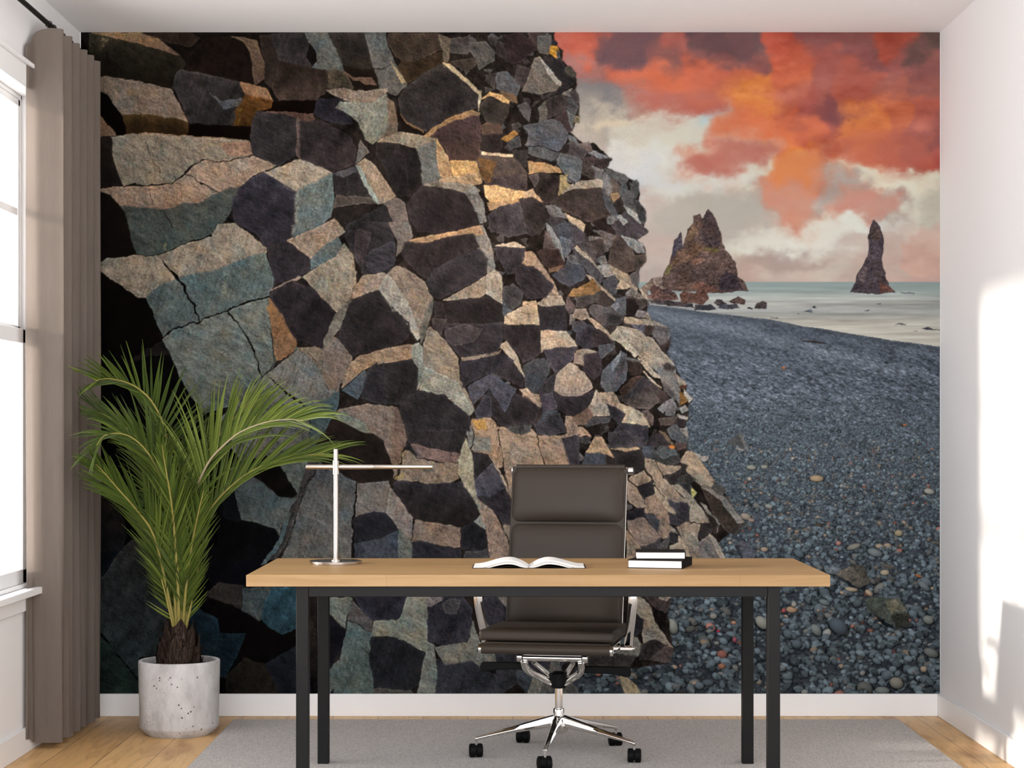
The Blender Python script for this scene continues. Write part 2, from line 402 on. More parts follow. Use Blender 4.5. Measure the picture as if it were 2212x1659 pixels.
59686a 1850,300 1920,220 2070,115 2090,190 2050,270 1850,370
8f7d69 1780,440 1860,380 2050,270 2110,170 2190,270 2212,520 2200,580 2060,730 1990,650 1870,520
8a7466 1530,545 1750,430 1770,440 1700,470
2d292d>242023 1540,560 1700,470 1870,530 1990,660 2040,740 1950,1000 1720,920 1650,780 1520,590
5f5950 2040,740 2180,600 2100,820 1940,1010
#B2
2f2d30 360,90 480,0 690,0 740,140 750,200 740,340 700,390 490,430 480,370 350,130
393336 430,60 560,80 500,330 430,240
36353b 510,280 570,220 740,150 750,330 620,400 530,380
736459 700,0 860,0 890,120 760,270 770,150
857a70 1380,60 1450,20 1530,250 1540,370 1490,430 1470,280 1410,200
b08763 850,155 960,120 1200,80 1370,40 1430,30 1450,100 1200,110 1000,160
2e2a2b 820,165 1000,165 1200,115 1370,90 1420,190 1260,260 1000,440 930,410 800,260
373538>2e2c2f 985,480 1060,370 1260,270 1420,210 1480,290 1470,420 1110,610 1020,580
9a7f6a 490,430 660,400 680,410 620,540 410,600 420,540
8c7664 690,400 760,350 830,370 970,460 1050,610 1030,760 990,850 950,910 870,780 730,650
9d9080 620,540 680,405 740,470 850,640 950,900 930,940 830,770
5e5a50 1050,620 1040,720 990,880 960,960 940,860
2b282a>262325 410,610 620,550 740,700 860,800 870,880 800,960 420,1060 300,930 320,800 380,660
6a6055 180,950 220,850 360,640 370,680 290,870 190,1000
8c7a69 1140,620 1480,430 1470,570 1420,600
9b8b7a 1480,420 1540,375 1600,430 1600,650 1480,570
272425 1130,640 1420,605 1480,590 1600,660 1600,790 1480,830 1160,800
343135 1150,810 1450,810 1600,800 1610,930 1560,1030 1270,1070 1150,940
433e40 1140,870 1300,810 1440,850 1380,940 1230,985 1160,940
2f2b2d 1060,630 1130,640 1160,750 1060,750
3c3838 1050,760 1160,770 1110,890 1050,830
8e7a66 1000,860 1030,830 1150,950 1250,1090 1260,1250 1330,1370 1375,1500 1330,1540 1150,1380 940,1320 970,1250 980,1000
99907e 980,1150 1250,1270 1370,1500 1330,1530 1140,1370 950,1330
756357 280,920 390,1060 370,1130 290,1350 180,1150 180,1010
95785f 330,1310 400,1110 480,1060 700,1000 920,970 880,1080 640,1120 500,1170
8a8577 890,980 940,960 970,1000 970,1240 920,1340 930,1150 880,1080
48525c 330,1330 510,1180 530,1260 450,1410
2c2b2f 480,1400 530,1190 600,1120 680,1180 680,1450 560,1430
2a282a 650,1130 880,1090 930,1160 920,1350 760,1450 690,1440
2c2a2d 780,1450 940,1340 1140,1380 1330,1540 1340,1659 840,1659
3b383c 1555,190 1785,205 1750,400 1640,410 1560,260
b39a83 1550,185 1700,155 1780,200 1660,190
9a7f6a 1770,320 1790,240 1850,250 2010,480 2050,580 1990,540
393539 1720,350 1850,350 2010,500 1950,600 1800,610 1700,450
47464c 1610,520 1690,490 1760,560 1750,650 1640,720 1610,640
5c5a5e 1610,640 1690,720 1610,740
b09479 1620,740 1870,625 1895,810 1620,810
302c2e 1615,820 1895,820 1910,1030 1850,1080 1770,1100 1620,920
9f8d7b 1600,970 1640,950 1730,1090 1780,1230 1700,1110 1590,1000
343238 1280,1100 1580,1040 1690,1100 1490,1200 1290,1310 1270,1180
7d6a5c 1280,1080 1590,1030 1570,1048 1290,1103
2f2c30 1530,1190 1690,1115 1770,1260 1760,1310 1600,1240
302c2f 1500,1340 1610,1520 1700,1350 1900,1480 1850,1600 1600,1620 1520,1540
3a3a41 1380,1500 1500,1340 1520,1540 1400,1560
4f4c53 1330,1310 1500,1210 1710,1330 1620,1510 1500,1320 1370,1450
9b8270 1740,1330 1800,1320 1910,1470
#D7
131a1e 85,-100 330,0 230,140 85,330
353537>2a3437 85,350 150,280 300,60 420,-60 620,-40 760,640 760,780 680,1030 490,1060 480,1270 380,1140 90,780
26322f 90,800 490,1280 490,1420 90,1420
111015 1100,0 1750,0 1700,130 1510,370 1290,370 1100,300
33302e 1110,470 1250,350 1490,380 1480,600 1380,560
4a5659 1480,400 1760,390 1700,520 1690,640 1620,740 1590,680 1480,620
2f4855>2a3f4a 1760,390 2100,390 2100,720 1980,790 1860,850 1750,780 1660,690 1700,520
0d0a0a 1120,480 1380,560 1600,690 1640,720 1860,850 1980,790 1980,960 1500,1060 1250,830
1c2a34>18242b 1000,560 1230,690 1260,830 1500,830 1440,1000 1310,1250 1260,1230 1250,1080 1060,1010 960,800
221f1b 1320,1240 1500,1060 1700,1130 1840,1390 1320,1420
1b1e24 1700,1130 1980,950 2120,960 2120,1420 1850,1420
#H4
0f0f11 1270,1530 1420,1550 1570,1560 1720,1640 1760,1760 1500,1900 1200,1900 1230,1300
14171a 1230,1260 1340,1230 1390,1400 1420,1545 1270,1530
4a585d>5d6664 1340,1230 1520,1130 1600,1200 1700,1330 1900,1345 1840,1420 1800,1500 1720,1620 1560,1560 1420,1540 1380,1400
13110f 1490,1150 1720,1035 1890,1310 1850,1345 1740,1330 1600,1210
2b2522>1b1c1f 120,1190 210,1190 350,1370 420,1657 380,1800 120,1800
#P4
55666a 390,890 440,680 480,700 380,1000 240,1180 200,1190 340,1000
#D8
747a70 60,180 310,180 300,280 270,350 240,470 190,420 60,290
17171c 60,330 150,400 240,480 240,560 200,700 95,860 60,880
56504d 310,200 390,300 500,390 490,500 360,430 280,400
2f2f38 320,120 840,120 840,185 800,320 740,390 500,380 400,300
8d8676>85806f 850,120 1025,120 1030,480 1020,700 820,590 700,550 640,540 490,560 520,400 750,390 800,310
5f6e6c>586863 280,410 370,440 490,510 480,750 520,1110 130,1110 200,800 240,560
5c655d 60,900 190,780 180,1000 95,1080 60,1090
25262a 490,560 640,550 740,560 900,640 1005,720 940,1000 860,1060 620,1040 520,1030 480,760
7e7b70 1030,600 1090,630 1120,870 1110,1110 930,1110 970,920 1010,730
4a4a48 520,1045 860,1065 930,1110 520,1110
8a7b75 1035,120 1190,120 1190,185 1080,270 1030,260
34343c 1035,280 1170,230 1200,150 1350,150 1460,290 1420,600 1190,630 1035,580
454852 1170,240 1250,190 1350,200 1300,330 1200,330
828075 1105,650 1420,605 1460,400 1530,600 1560,690 1670,700 1690,800 1520,830 1440,770 1320,820 1200,820
33353c 1120,760 1220,830 1440,775 1510,830 1690,930 1660,1110 1110,1110 1130,880
36383f 1690,720 1870,700 1950,880 1880,1000 1700,1110 1680,1110
454b57 1870,870 2050,900 2040,1030 1970,1080 1890,980
77726a 1980,1110 2060,900 2212,1040 2212,1110
3e3d45 1550,190 1690,150 1800,290 1800,400 1640,470 1560,380
7b7370 1690,140 1850,140 1850,280 1800,280
828075 1560,380 1640,470 1560,500
34343c 1800,280 2600,150 2700,600 2400,740 2250,900 2060,900 1870,700 1560,690
5b5753 2250,700 2330,900 2500,1110 2100,1110
#E5
8c8072 600,150 780,240 860,350 890,500 960,590 1110,820 1050,800 960,740 880,710 770,760 760,600 770,490 640,340
2b2a30 600,340 770,490 750,620 660,680 600,650
6c675f 560,670 690,700 740,780 720,900 690,920 400,890 560,800
332f30 740,780 900,720 980,750 1050,790 840,960 720,960
574a44 840,960 1040,800 1115,850 1090,1000 1000,990
3a3838 80,890 400,890 680,920 620,1030 50,1030
423b3b 760,150 1080,150 1080,330 1040,400 870,310
8a7d72 960,150 1080,150 1080,225 1050,260 960,225
8f8068 480,1150 570,1170 690,1290 740,1385 560,1385
'''
CRACKS = '''
#A1
100c0a,2.2 365,1265 440,1240 650,1255 760,1230 850,1160 890,1110 980,1065 1150,1065 1390,1018
1a1310,1.2 535,910 570,1000 600,1080 650,1150
1c1512,1.4 850,1165 960,1220 1110,1315
1c1512,1.1 560,1290 600,1400 690,1480 760,1600
#B1
0c0908,3.2 630,265 700,340 770,430 850,530 920,650 960,790
0e0a09,2.4 680,915 760,850 890,805 960,790 1170,710 1300,650 1510,595
0d0a09,2.0 460,265 620,260 830,178 1060,105
0d0a09,2.6 1180,710 1290,830 1350,930 1400,1020 1430,1120 1460,1240
14100e,2.6 1530,1240 1600,1310 1660,1360 1740,1420 1840,1490
14100e,1.6 1460,1240 1570,1120 1740,1010
14100e,1.6 1500,810 1540,900 1560,1110
14100e,1.2 1740,1005 1830,1060 1890,1110
#C6
0f1112,1.6 600,60 605,200 600,350 620,420 625,480
14110f,1.5 720,650 660,760 600,880 540,980 500,1130 440,1280 430,1340 380,1520 330,1659
0c0a0a,2.6 1165,905 1155,1060 1130,1250 1120,1450 1130,1659 1120,1800
1a1514,2.2 1720,500 1690,600 1650,780 1630,860
#C5
1a1614,1.2 270,590 440,640 600,660 780,655
171312,1.2 930,230 970,340 950,440 920,490
171312,1.3 1250,240 1260,380 1310,540 1310,700 1340,860 1390,1080
14100f,1.6 1720,350 1750,500 1790,640 1830,740
14100f,2 230,1320 225,1600
141010,1.8 1230,1290 1310,1440 1400,1659
#R1
1a1716,1.3 60,1410 240,1410 380,1475 415,1490 400,1580 320,1610 200,1560 60,1500
#R2
1a1716,1.3 405,80 470,170 540,240 600,320
#A2
1a1613,1.0 570,320 640,325 720,290
#D7
060505,2.6 90,780 160,880 250,980 300,1060 360,1130 480,1275
#D8
1a1715,1.3 280,400 360,430 430,480 490,510
#S1
1a1614,1.6 890,620 940,700 1010,830
1a1614,1.8 910,920 960,990 1010,1070
1a1614,1.6 1330,1360 1420,1380
'''
GLINT = '''
#A1
a08a62,5 190,80 230,100 180,150
8f7a52,3 440,500 500,640 520,690
8a6f44,3 390,470 440,560
b59a80,3 1640,1270 1740,1300
a39a84,4 1740,1330 1720,1560 1700,1659
6f5324,6 1300,610 1280,680 1260,760
#A2
b3a48a,5 430,600 470,700 520,860
a3967e,4 570,660 540,760 560,880
d8c8a8,1.5 1125,285 1290,405 1425,520
aeb0a4,3 450,1120 520,1250 610,1395
#B1
9c8a62,4 700,120 680,220
a29a80,6 1180,400 1150,520 1190,600
a08c74,5 1080,160 1150,220 1230,260
a3743f,5 1520,660 1560,760 1600,820
a08455,3 1900,380 1990,450 2010,520
#B2
a99c86,3 690,420 760,540 880,760
b08a5c,3 830,440 900,560 950,650
c4bda8,2 620,545 760,700 930,930
#C5
b59a52,4 70,840 110,800 120,760
a58f55,3 110,530 105,640
#C6
b3a060,3 1640,620 1650,680
'''
SKY = [  # tile K colour notes  x y r g b
 (100,50,196,102,84),(300,50,200,100,80),(420,60,125,84,82),(500,50,118,82,82),(700,50,160,88,78),(900,50,105,75,76),(1100,50,118,80,80),(1300,50,182,82,64),(1400,60,178,84,66),(1500,50,140,82,78),(1700,50,140,84,78),(1900,50,168,80,64),(2000,60,170,82,66),(2130,50,104,78,72),
 (100,150,196,104,88),(300,150,202,102,80),(390,150,108,82,85),(500,150,112,82,88),(620,150,122,86,86),(700,150,128,90,86),(640,110,185,96,80),(780,110,165,92,82),(900,150,140,86,80),(1100,150,150,88,80),(1300,150,192,90,66),(1400,150,190,92,68),(1500,150,165,88,78),(1700,150,150,88,84),(1900,150,160,90,82),(2000,130,110,78,74),(2060,110,104,78,74),(2120,160,150,90,82),
 (200,230,170,112,104),(320,230,172,112,102),(450,210,196,104,84),(560,180,208,106,80),(500,250,208,106,80),(620,250,214,110,78),(700,250,214,112,78),(830,210,205,104,76),(900,250,190,100,80),(1050,230,195,104,74),(1130,270,216,124,66),(1300,250,206,105,73),(1500,250,172,95,84),(1700,250,182,98,82),(1900,250,165,95,86),(2100,250,145,88,84),
 (280,330,138,126,122),(400,330,128,120,120),(460,290,150,115,110),(500,350,170,110,100),(600,330,180,108,95),(700,350,196,105,84),(820,340,204,106,78),(900,360,190,102,82),(1000,320,206,114,76),(1100,340,220,132,68),(1200,320,210,116,74),(1300,350,190,104,84),(1500,350,175,98,85),(1700,350,186,98,80),(1900,350,176,100,84),(2100,350,160,95,85),
 (270,420,150,138,130),(400,400,135,126,122),(480,420,165,150,138),(560,430,176,128,114),(640,425,180,112,98),(760,420,184,112,98),(860,430,182,116,104),(620,470,205,190,170),(740,480,205,192,175),(860,500,176,184,184),(920,480,182,188,188),(960,460,196,150,130),(1020,440,208,118,86),(1100,420,222,126,70),(1300,450,198,100,72),(1420,420,175,90,78),(1500,450,160,85,76),(1600,440,140,78,76),(1650,480,135,78,76),(1720,480,218,122,72),(1900,450,202,108,76),(2100,450,186,100,82),
 (260,510,170,158,145),(330,520,205,185,160),(430,480,200,182,160),(400,540,172,160,148),(300,570,180,164,150),(500,560,205,192,172),(700,560,212,202,182),(860,570,210,195,175),(940,530,205,150,125),(1000,560,208,150,125),(1060,520,212,115,80),(1200,520,216,112,72),(1350,550,216,112,70),(1480,540,192,92,70),(1580,560,170,86,74),(1640,540,190,100,72),(1720,560,218,120,72),(1900,550,202,108,78),(2100,550,180,98,84),(2130,580,150,86,82),
 (300,650,195,178,165),(500,650,212,204,192),(700,640,214,208,196),(820,640,208,170,148),(890,640,200,128,104),(1000,610,205,140,118),(1080,600,214,165,140),(1220,595,212,150,120),(1000,670,186,106,90),(1150,650,180,104,90),(1250,640,200,108,80),(1330,650,218,124,70),(1420,650,222,132,62),(1520,650,205,108,70),(1600,640,188,100,78),(1700,640,216,118,74),(1800,660,208,112,78),(1900,650,190,102,84),(2000,640,160,90,84),(2100,650,150,88,84),(2150,660,185,90,78),
 (420,740,208,200,194),(600,750,208,202,198),(740,730,210,200,188),(820,720,205,150,130),(900,740,190,122,108),(1000,740,180,112,100),(1100,740,182,118,106),(1180,730,205,168,145),(1240,740,222,200,170),(1290,720,220,120,70),(1380,740,222,128,64),(1480,740,214,116,68),(1570,720,190,98,76),(1620,710,222,195,165),(1700,730,200,130,105),(1800,720,212,130,100),(1900,720,200,110,88),(2000,720,190,104,86),(2130,730,180,98,82),
 (560,830,204,200,198),(700,820,208,202,196),(850,800,212,190,172),(960,800,205,165,145),(1080,800,205,168,150),(1160,790,218,206,182),(1000,850,214,208,196),(1230,830,190,176,160),(1290,820,206,118,92),(1380,820,205,126,98),(1480,810,206,124,96),(1540,800,185,160,145),(1640,770,180,168,158),(1720,800,172,160,150),(1800,790,225,212,185),(1900,790,224,214,190),(2050,790,224,212,186),(2130,800,215,200,175),
 (640,900,198,176,164),(700,890,200,186,172),(800,900,188,176,162),(900,880,182,170,156),(1000,900,178,166,154),(1150,890,174,164,154),(1230,900,180,164,152),(1280,900,204,132,112),(1380,900,196,150,132),(1480,890,196,148,130),(1560,880,168,158,150),(1640,880,196,142,124),(1740,870,205,146,126),(1800,900,206,142,122),(1900,900,182,150,136),(2000,880,222,212,190),(2120,870,195,182,165),
 (660,980,192,176,164),(800,980,186,174,160),(1100,960,180,168,156),(1230,970,180,166,154),(1290,980,206,140,120),(1380,990,210,138,116),(1470,980,206,148,126),(1560,960,214,190,168),(1640,960,206,148,128),(1740,960,206,142,122),(1830,960,195,146,130),(1940,950,172,148,136),(2020,960,215,205,186),(2120,960,198,185,168),
 (640,1060,188,168,156),(700,1100,186,164,152),(1050,1060,182,168,156),(1150,1080,188,172,158),(1240,1040,200,165,146),(1340,1050,206,146,124),(1430,1040,214,170,146),(1520,1020,222,214,198),(1700,1040,224,218,206),(1900,1020,220,212,200),(2000,1060,208,185,170),(2120,1090,204,172,156),
 (640,1150,190,166,154),(1080,1130,205,195,178),(1200,1110,222,214,196),(1350,1130,224,216,200),(1550,1110,220,208,194),(1700,1150,206,186,172),(1900,1140,202,176,162),(2120,1150,206,168,150),
 (620,1250,190,170,158),(1080,1200,212,198,180),(1100,1235,178,154,142),(1250,1225,176,156,146),(1380,1235,190,170,158),(1500,1260,205,188,172),(1600,1230,202,184,170),(1700,1250,198,172,158),(1900,1240,198,170,156),(2120,1240,206,164,146),
 (600,1330,180,162,152),(1120,1300,190,160,146),(1250,1300,196,172,158),(1400,1320,200,174,160),(1600,1320,200,172,158),(1900,1320,196,160,146),(2120,1320,196,158,146)]


CLOUDS = [
    ([(335,40),(640,30),(640,120),(560,170),(430,200),(340,180)], (116,82,84), .75, 9),
    ([(1480,420),(1600,400),(1690,470),(1640,540),(1540,520)], (138,78,76), .7, 9),
    ([(860,20),(1180,20),(1150,110),(1000,130),(880,100)], (112,78,78), .6, 10),
    ([(1690,480),(1760,470),(1740,560),(1620,620),(1600,600),(1650,540)], (222,126,72), .7, 6),
    ([(430,250),(620,170),(760,180),(980,260),(900,330),(640,330),(480,310)], (212,110,80), .6, 8),
    ([(560,360),(980,310),(1000,440),(860,445),(640,450)], (186,104,88), .6, 6),
    ([(480,470),(640,455),(900,465),(960,500),(900,590),(700,640),(520,620),(420,540)], (208,196,178), .6, 7),
    ([(860,470),(930,462),(940,510),(870,520)], (176,188,190), .6, 6),
    ([(930,480),(1040,430),(1280,440),(1500,480),(1560,560),(1400,600),(1250,590),(1050,600),(960,560)], (214,114,78), .55, 6),
    ([(1250,820),(1290,700),(1400,640),(1520,680),(1560,760),(1500,820),(1480,960),(1400,1060),(1290,1040),(1255,930)], (208,142,116), .6, 6),
    ([(1270,740),(1330,650),(1400,620),(1440,660),(1520,670),(1550,740),(1480,760),(1450,830),(1380,790),(1330,850),(1290,800)], (222,128,70), .55, 8),
    ([(800,720),(900,640),(1060,610),(1250,630),(1200,740),(1080,790),(940,800)], (188,114,98), .75, 7),
    ([(1600,600),(1700,560),(2160,560),(2160,745),(2000,730),(1850,730),(1780,735),(1700,720),(1640,690)], (196,106,84), .6, 6),
    ([(1640,700),(1780,740),(2160,750),(2160,860),(1980,860),(1900,800),(1760,790)], (224,212,188), .6, 6),
    ([(1620,960),(1680,870),(1800,850),(1880,890),(1950,880),(1965,950),(1890,1000),(1760,1000),(1700,980)], (204,146,128), .75, 5),
    ([(620,980),(760,890),(900,870),(1250,840),(1250,990),(1050,1080),(700,1120),(610,1060)], (182,170,156), .7, 7),
    ([(620,860),(900,800),(1200,760),(1240,820),(900,860),(700,890)], (212,206,194), .6, 6),
    ([(270,530),(430,480),(600,455),(480,510),(320,550)], (214,192,164), .65, 4),
    ([(1050,1140),(1250,1060),(1420,1080),(1560,990),(1780,990),(1720,1080),(1560,1130),(1300,1190),(1120,1210)], (222,214,198), .6, 7),
    ([(1080,1215),(1250,1200),(1420,1235),(1600,1240),(1500,1280),(1250,1290),(1100,1260)], (178,152,140), .6, 5)]


def _hex(s):
    return np.array([int(s[i:i + 2], 16) for i in (0, 2, 4)], float)


def _shapes(txt):
    out, tile = [], None
    for ln in txt.strip().splitlines():
        if ln.startswith('#'):
            tile = TILES[ln[1:]]
            continue
        head, *pts = ln.split()
        x0, y0, s = tile
        P = np.array([[float(v) for v in p.split(',')] for p in pts])
        out.append((head, np.stack([x0 + P[:, 0] / s - MX0, y0 + P[:, 1] / s - MY0], 1)))
    return out


def _noise(h, w, cell, rng, cy=None):
    cy = cy or cell
    gh, gw = int(h / cy) + 3, int(w / cell) + 3
    g = rng.standard_normal((gh, gw))
    y = np.arange(h) / cy; x = np.arange(w) / cell
    yi = y.astype(int); xi = x.astype(int)
    fy = y - yi; fx = x - xi
    fy = (fy * fy * (3 - 2 * fy))[:, None]; fx = (fx * fx * (3 - 2 * fx))[None]
    a = g[yi][:, xi]; b = g[yi][:, xi + 1]; c = g[yi + 1][:, xi]; d = g[yi + 1][:, xi + 1]
    return (a * (1 - fx) + b * fx) * (1 - fy) + (c * (1 - fx) + d * fx) * fy


def _fbm(h, w, cell, rng, n=4, cy=None, gain=.55):
    t, a = 0, 1.0
    for i in range(n):
        t = t + a * _noise(h, w, cell, rng, cy)
        a *= gain; cell = max(1.3, cell / 2); cy = None if cy is None else max(1.3, cy / 2)
    return t


def _inside(P, X, Y):
    ins = np.zeros(X.shape, bool)
    d2 = np.full(X.shape, 1e9)
    n = len(P)
    for i in range(n):
        ax, ay = P[i]; bx, by = P[(i + 1) % n]
        if ay != by:
            c = ((ay > Y) != (by > Y)) & (X < (bx - ax) * (Y - ay) / (by - ay) + ax)
            ins ^= c
        ex, ey = bx - ax, by - ay
        L = ex * ex + ey * ey + 1e-9
        t = np.clip(((X - ax) * ex + (Y - ay) * ey) / L, 0, 1)
        d2 = np.minimum(d2, (X - ax - t * ex) ** 2 + (Y - ay - t * ey) ** 2)
    d = np.sqrt(d2)
    return np.where(ins, d, -d)


def _scratch(h, w, ang, lu, lv, rng, n=3):
    # value noise stretched along a direction
    y, x = np.mgrid[0:h, 0:w].astype(float)
    ca, sa = np.cos(ang), np.sin(ang)
    u, v = x * ca + y * sa, -x * sa + y * ca
    t, a = 0, 1.0
    for _ in range(n):
        g = rng.standard_normal((256, 256))
        p, q = u / lu, v / lv
        pi, qi = np.floor(p).astype(int), np.floor(q).astype(int)
        fp, fq = p - pi, q - qi
        fp = fp * fp * (3 - 2 * fp); fq = fq * fq * (3 - 2 * fq)
        pi %= 255; qi %= 255
        t = t + a * ((g[qi, pi] * (1 - fp) + g[qi, pi + 1] * fp) * (1 - fq) + (g[qi + 1, pi] * (1 - fp) + g[qi + 1, pi + 1] * fp) * fq)
        a *= .6; lu /= 1.9; lv = max(1.3, lv / 1.6)
    return t


def paint_mural():
    rng = np.random.default_rng(7)
    H, W = MH, MW
    img = np.zeros((H, W, 3))
    yy, xx = np.mgrid[0:H, 0:W].astype(float)
    # ---- sky
    hy, hx0 = int(610 - MY0), int(1150 - MX0)
    sh, sw = hy + 4, W - hx0
    pts = np.array(SKY, float)
    px = pts[:, 0] / 2.4578; py = pts[:, 1] / 2.4578 - 10
    wx = _fbm(sh, sw, 84, rng, 6) * 19; wy = _fbm(sh, sw, 76, rng, 6, 52) * 14
    st = 3
    gy, gx = np.mgrid[0:sh + 60:st, 0:sw + 60:st].astype(float)
    gx -= 30; gy -= 30
    num = np.zeros(gx.shape + (3,)); den = np.zeros(gx.shape)
    for i in range(len(pts)):
        d2 = ((gx - px[i]) / 1.15) ** 2 + (gy - py[i]) ** 2
        w = np.exp(-d2 / (2 * 15.5 ** 2)) + 1e-3 / (1 + d2 / 900.0) ** 2
        num += w[..., None] * pts[i, 2:]; den += w
    grid = num / den[..., None]
    sy, sx = np.mgrid[0:sh, 0:sw].astype(float)
    u = np.clip((sx + wx + 30) / st, 0, grid.shape[1] - 2); v = np.clip((sy + wy + 30) / st, 0, grid.shape[0] - 2)
    ui, vi = u.astype(int), v.astype(int); fu, fv = (u - ui)[..., None], (v - vi)[..., None]
    sky = (grid[vi, ui] * (1 - fu) + grid[vi, ui + 1] * fu) * (1 - fv) + (grid[vi + 1, ui] * (1 - fu) + grid[vi + 1, ui + 1] * fu) * fv
    lum = _fbm(sh, sw, 70, rng, 6, 34)
    sat = (sky[..., 0] - sky[..., 2])[..., None] / 120
    sky = sky + lum[..., None] * np.array([5.0, 4.4, 4.0]) * (0.35 + sat)
    def box(a, r):
        for ax in (0, 1):
            p = np.pad(a, [(r + 1, r) if i == ax else (0, 0) for i in range(3)], mode='edge').cumsum(ax)
            a = (np.take(p, range(2 * r + 1, p.shape[ax]), ax) - np.take(p, range(0, p.shape[ax] - 2 * r - 1), ax)) / (2 * r + 1)
        return a
    for pl, c, a, bw in CLOUDS:
        P = np.array(pl, float) / 2.4578; P[:, 1] -= 10
        d = _inside(P, sx + wx * .55, sy + wy * .55)
        al = a / (1 + np.exp(-d / bw * 1.6))
        sky = sky * (1 - al[..., None]) + np.array(c, float) * al[..., None]
    bl = box(box(sky, 16), 16)
    sky = np.clip(sky + (sky - bl) * .45, 40, 236)
    m = sky.mean(2, keepdims=True)
    sky = m + (sky - m) * .95
    img[0:sh, hx0:] = sky
    # ---- sea
    s0 = 608 - MY0
    seaH = int(752 - MY0) - int(s0) + 4
    r = np.linspace(0, 1, seaH)[:, None, None]
    cols = np.array([[140, 152, 148], [150, 157, 152], [168, 164, 156], [160, 158, 153], [180, 172, 160], [196, 186, 172], [190, 181, 168], [200, 190, 175]], float)
    k = r[:, 0, 0] * (len(cols) - 1.001)
    ki = k.astype(int); kf = (k - ki)[:, None]
    sea = (cols[ki] * (1 - kf) + cols[ki + 1] * kf)[:, None, :] * np.ones((1, W, 1))
    strk = _fbm(seaH, W, 150, rng, 5, 7)
    amp = np.interp(np.arange(seaH), [0, 15, 40, 140], [1.5, 6, 13, 13])[:, None]
    sea += (strk * amp)[..., None] * np.array([1, .97, .92])
    y0 = int(s0) + 1
    img[y0:y0 + seaH] = np.where((np.arange(W) > 1340 - MX0)[None, :, None], sea, img[y0:y0 + seaH])
    # white foam round the stacks
    for (cx, cy, lx, ly, a) in ((1915, 634, 70, 4, 26), (1800, 652, 45, 3, 22), (1570, 632, 60, 4, 18), (1890, 645, 120, 4, 14), (1960, 712, 90, 12, 14), (1650, 660, 80, 10, 12)):
        g = np.exp(-((xx - cx + MX0) / lx) ** 2 - ((yy - cy + MY0) / ly) ** 2)
        img += (g * a)[..., None] * (yy > s0)[..., None]
    # ---- beach
    sxp = np.array([1380, 1400, 1450, 1523, 1600, 1662, 1739, 1831, 1923, 2031]) - MX0
    syp = np.array([657, 659, 664, 673, 682, 691, 703.6, 719, 734, 748]) - MY0
    shore = np.interp(np.arange(W), sxp, syp)
    jag = _noise(2, W, 40, rng)[0] * .7
    beach = (yy > (shore + jag)[None]) & (xx > 1100 - MX0)
    fy = np.interp(yy, [600, 690, 760, 860, 1000, 1200, 1430], [98, 92, 90, 88, 84, 66, 58])
    bc = np.stack([fy * .95, fy * 1.0, fy * 1.09], 2)
    diag = yy + MY0 - (690 + (xx + MX0 - 1480) * .235)
    bc += (np.exp(-(diag / 14) ** 2) * 16)[..., None]
    bc += (np.exp(-((diag - 150) / 70) ** 2) * 10)[..., None]
    bc -= (np.exp(-((diag + 25) / 12) ** 2) * 10)[..., None] * (xx > 1650 - MX0)[..., None]
    f1 = _fbm(H, W, 7, rng, 3, 2.6); f2 = _noise(H, W, 3.0, rng, 1.7); f3 = _fbm(H, W, 60, rng, 3, 18)
    rip = _fbm(H, W, 16, rng, 2, 5)
    aamp = np.interp(yy + MY0, [660, 720, 800, 900, 1100], [4, 7, 8, 9, 8])
    bc += ((f1 * .55 + f2 * .75 + rip * .35) * aamp + f3 * 2.5)[..., None] * np.array([1, 1.0, 1.0])
    st_ = _scratch(H, W, .40, 6.5, 2.0, rng, 2); st2 = _scratch(H, W, .42, 40, 9, rng, 2)
    bc *= 1 + ((st_ * .17 + st2 * .06) * np.interp(yy + MY0, [670, 740, 820, 950, 1050], [.35, .7, 1.25, 1.2, .8]))[..., None]
    spark = (rng.random((H, W)) > .996) & (yy + MY0 > 760)
    bc += (spark * 55)[..., None] * np.array([1, .97, .9])
    img = np.where(beach[..., None], bc, img)
    wet = np.exp(-((yy - shore[None] - 5) / 6) ** 2) * beach
    img = img * (1 - .12 * wet[..., None])
    # ---- pebbles, far to near
    def stone(cx, cy, a, b, ang, col, hl=.22):
        R = int(max(a, b) + 3)
        x0, x1 = max(0, int(cx) - R), min(W, int(cx) + R + 1)
        ya, yb = max(0, int(cy) - R), min(H, int(cy) + R + 1)
        if x1 <= x0 or yb <= ya:
            return
        X = xx[ya:yb, x0:x1] - cx; Y = yy[ya:yb, x0:x1] - cy
        ca, sa = np.cos(ang), np.sin(ang)
        p = (X * ca + Y * sa) / a; q = (-X * sa + Y * ca) / b
        rr = np.sqrt(p * p + q * q)
        sdw = np.clip((1.28 - rr) * min(a, b), 0, 1) * .55 * (Y > -b * .4)
        al = np.clip((1 - rr) * min(a, b) + .5, 0, 1)
        nz = np.sqrt(np.clip(1 - rr * rr, 0, 1))
        sh = .62 + .38 * nz - hl * (Y / max(a, b)) * 1.0 - .06 * (X / max(a, b))
        c = col[None, None] * sh[..., None]
        t = img[ya:yb, x0:x1]
        t = t * (1 - sdw[..., None])
        img[ya:yb, x0:x1] = t * (1 - al[..., None]) + c * al[..., None]
